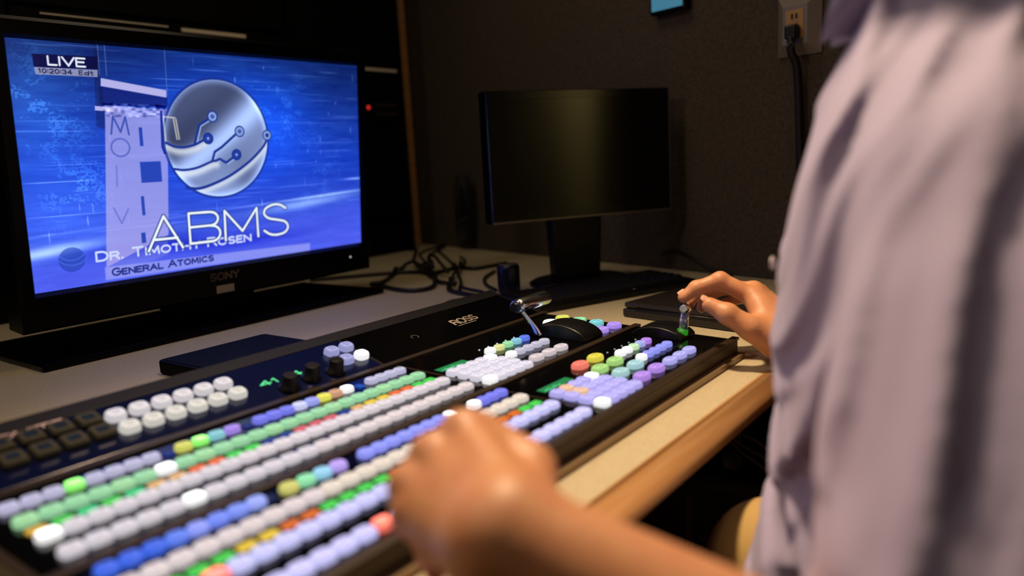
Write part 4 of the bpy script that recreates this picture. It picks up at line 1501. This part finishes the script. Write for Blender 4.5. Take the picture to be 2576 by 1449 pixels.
# collar: a folded band with two points
mb = MB()
ringa = []
N = 40
for k in range(N + 1):
    a = math.radians(100 + 340 * k / N)          # opens at the throat
    cx_, cy_ = .468 + .066 * math.cos(a), -.488 + .068 * math.sin(a)
    ox_, oy_ = math.cos(a), math.sin(a)
    front = max(0.0, math.cos(math.radians(abs(170 - 340 * k / N) - 170))) ** 6
    zt = .414 - .028 * math.sin(a) * (1 if math.sin(a) > 0 else .7)
    drop = .034 + .014 * front
    ringa.append([(cx_ - ox_ * .004, cy_ - oy_ * .004, zt - .045), (cx_, cy_, zt), (cx_ + ox_ * .008, cy_ + oy_ * .008, zt + .002),
                  (cx_ + ox_ * (.015 + .006 * front), cy_ + oy_ * (.015 + .006 * front), zt - drop), (cx_ + ox_ * .012, cy_ + oy_ * .012, zt - drop + .004)])
mb.loft(ringa)
mb.build('collar', M_SHIRT, sh)
mb = MB().lathe([(.0055, 0), (.0055, .002), (.002, .0026)], (.452, -.364, .158), 16, 'y')
mb.build('button', mat('pearl_button', rgb(214, 206, 196), .3), sh)
hair = lambda P: np.maximum(blob(P, np.array(HEAD) + (0, -.022, .030), (.084, .102, .096)), -((P - np.array(HEAD, F3)) @ dirv(0, -.75, .65).astype(F3) + .012))
organic('hair', [grow(hair, (.38, -.54, .42), (.60, -.25, .66), .006)], mat('short_grey_brown_hair', rgb(70, 58, 50), .8, bump=(400, .5)), person, HEAD, 2)
for s in (-1, 1):
    H = Vector(HEAD) + Vector((.003 + .034 * s, .0795, -.004))
    MB().lathe([(.001, .004), (.006, .0025), (.0085, -.002)], H, 16, 'y').build('eye', mat('eye_white', rgb(214, 206, 200), .2), person)
for x, ya in ((AN_R[0], AN_R[1]), (AN_L[0], AN_L[1])):
    f = lambda P, x=x, ya=ya: np.maximum(smin(cone(P, (x, ya - .03, -.73), (x, ya + .17, -.745), .045, .038), cone(P, (x, ya, -.73), (x, ya, -.68), .048, .046), .03), -(P[..., 2] + .778))
    organic('shoe', [grow(f, (x - .08, ya - .12, -.79), (x + .08, ya + .26, -.61), .006)], mat('brown_shoe_leather', rgb(52, 36, 26), .4), person, (x, ya + .06, -.75), 2)


def nail(p, axis, normal, w, l):
    ax, nn = Vector(axis).normalized(), Vector(normal).normalized()
    sd = ax.cross(nn).normalized()
    nn = sd.cross(ax)
    mb = MB()
    rings = []
    for i in range(6):
        t = i / 5
        ww = w * (1 - .5 * abs(t - .45) ** 2) * (.75 if i in (0, 5) else 1)
        rings.append([Vector(p) + ax * l * (t - .5) + sd * ww * s_ - nn * (abs(s_) ** 2) * w * .55 + nn * (.0006 - .0012 * (t - .5) ** 2) for s_ in (-1, -.5, 0, .5, 1)])
    vs = [q for r_ in rings for q in r_]
    fs = [(i * 5 + j, i * 5 + j + 1, (i + 1) * 5 + j + 1, (i + 1) * 5 + j) for i in range(5) for j in range(4)]
    mb.add(vs, fs, True)
    o = mb.build('fingernail', mat('pale_fingernail', rgb(226, 176, 150), .3), person)
    return o


nail((.7912, -.1200, .0605), (-.55, .62, -.50), (-.45, .25, .85), .0055, .011)
nail((.7638, -.1700, .0594), (-.12, .75, .40), (-.35, -.20, .90), .0062, .012)

# ------------------------------------------------------------------ the chair under the person
CH = thing('swivel_chair', (.47, -.755, -.78), 'dark swivel chair that the person in the lavender shirt sits on', 'chair')
M_SEAT = mat('dark_chair_fabric', rgb(28, 27, 30), .9)
mb = MB()
rr_ = lambda k, z: [(.47 + x * k, -.755 + y * k, z) for x, y, _ in superring(.52, .50, 4, 0, 36)]
mb.loft([rr_(.9, -.435), rr_(1, -.42), rr_(1, -.375), rr_(.94, -.358)])
mb.build('seat', M_SEAT, CH)
mb = MB()
mb.loft([[(.47 + x * k, yy + .10 * (x / .23) ** 2 - .10 * t, -.25 + .55 * t + dz) for x, yy, dz in ((-.22, -1.04, 0), (.22, -1.04, 0), (.22, -1.10, 0), (-.22, -1.10, 0))] for t, k in ((0, .85), (.3, 1), (.8, 1), (1, .8))], smooth=False)
mb.build('backrest', M_SEAT, CH, bevel=.015)
MB().box(.44, .50, -1.11, -.97, -.43, -.20).build('back_bracket', M_BLACK, CH)
MB().lathe([(.030, -.42), (.030, -.56), (.020, -.56), (.020, -.70), (.045, -.70), (.045, -.73)], (.47, -.755, 0), 20).build('column', M_BLACK, CH)
for k in range(5):
    a = 2 * PI * k / 5 + .5
    lg = MB().tube([(.47 + .03 * math.cos(a), -.755 + .03 * math.sin(a), -.705), (.47 + .26 * math.cos(a), -.755 + .26 * math.sin(a), -.728)], [.020, .013], 10).build('leg', M_BLACK, CH)
    MB().lathe([(.024, -.012), (.026, 0), (.024, .012)], (.47 + .26 * math.cos(a), -.755 + .26 * math.sin(a), -.7535), 18, 'x').build('caster', M_BLACK, lg)
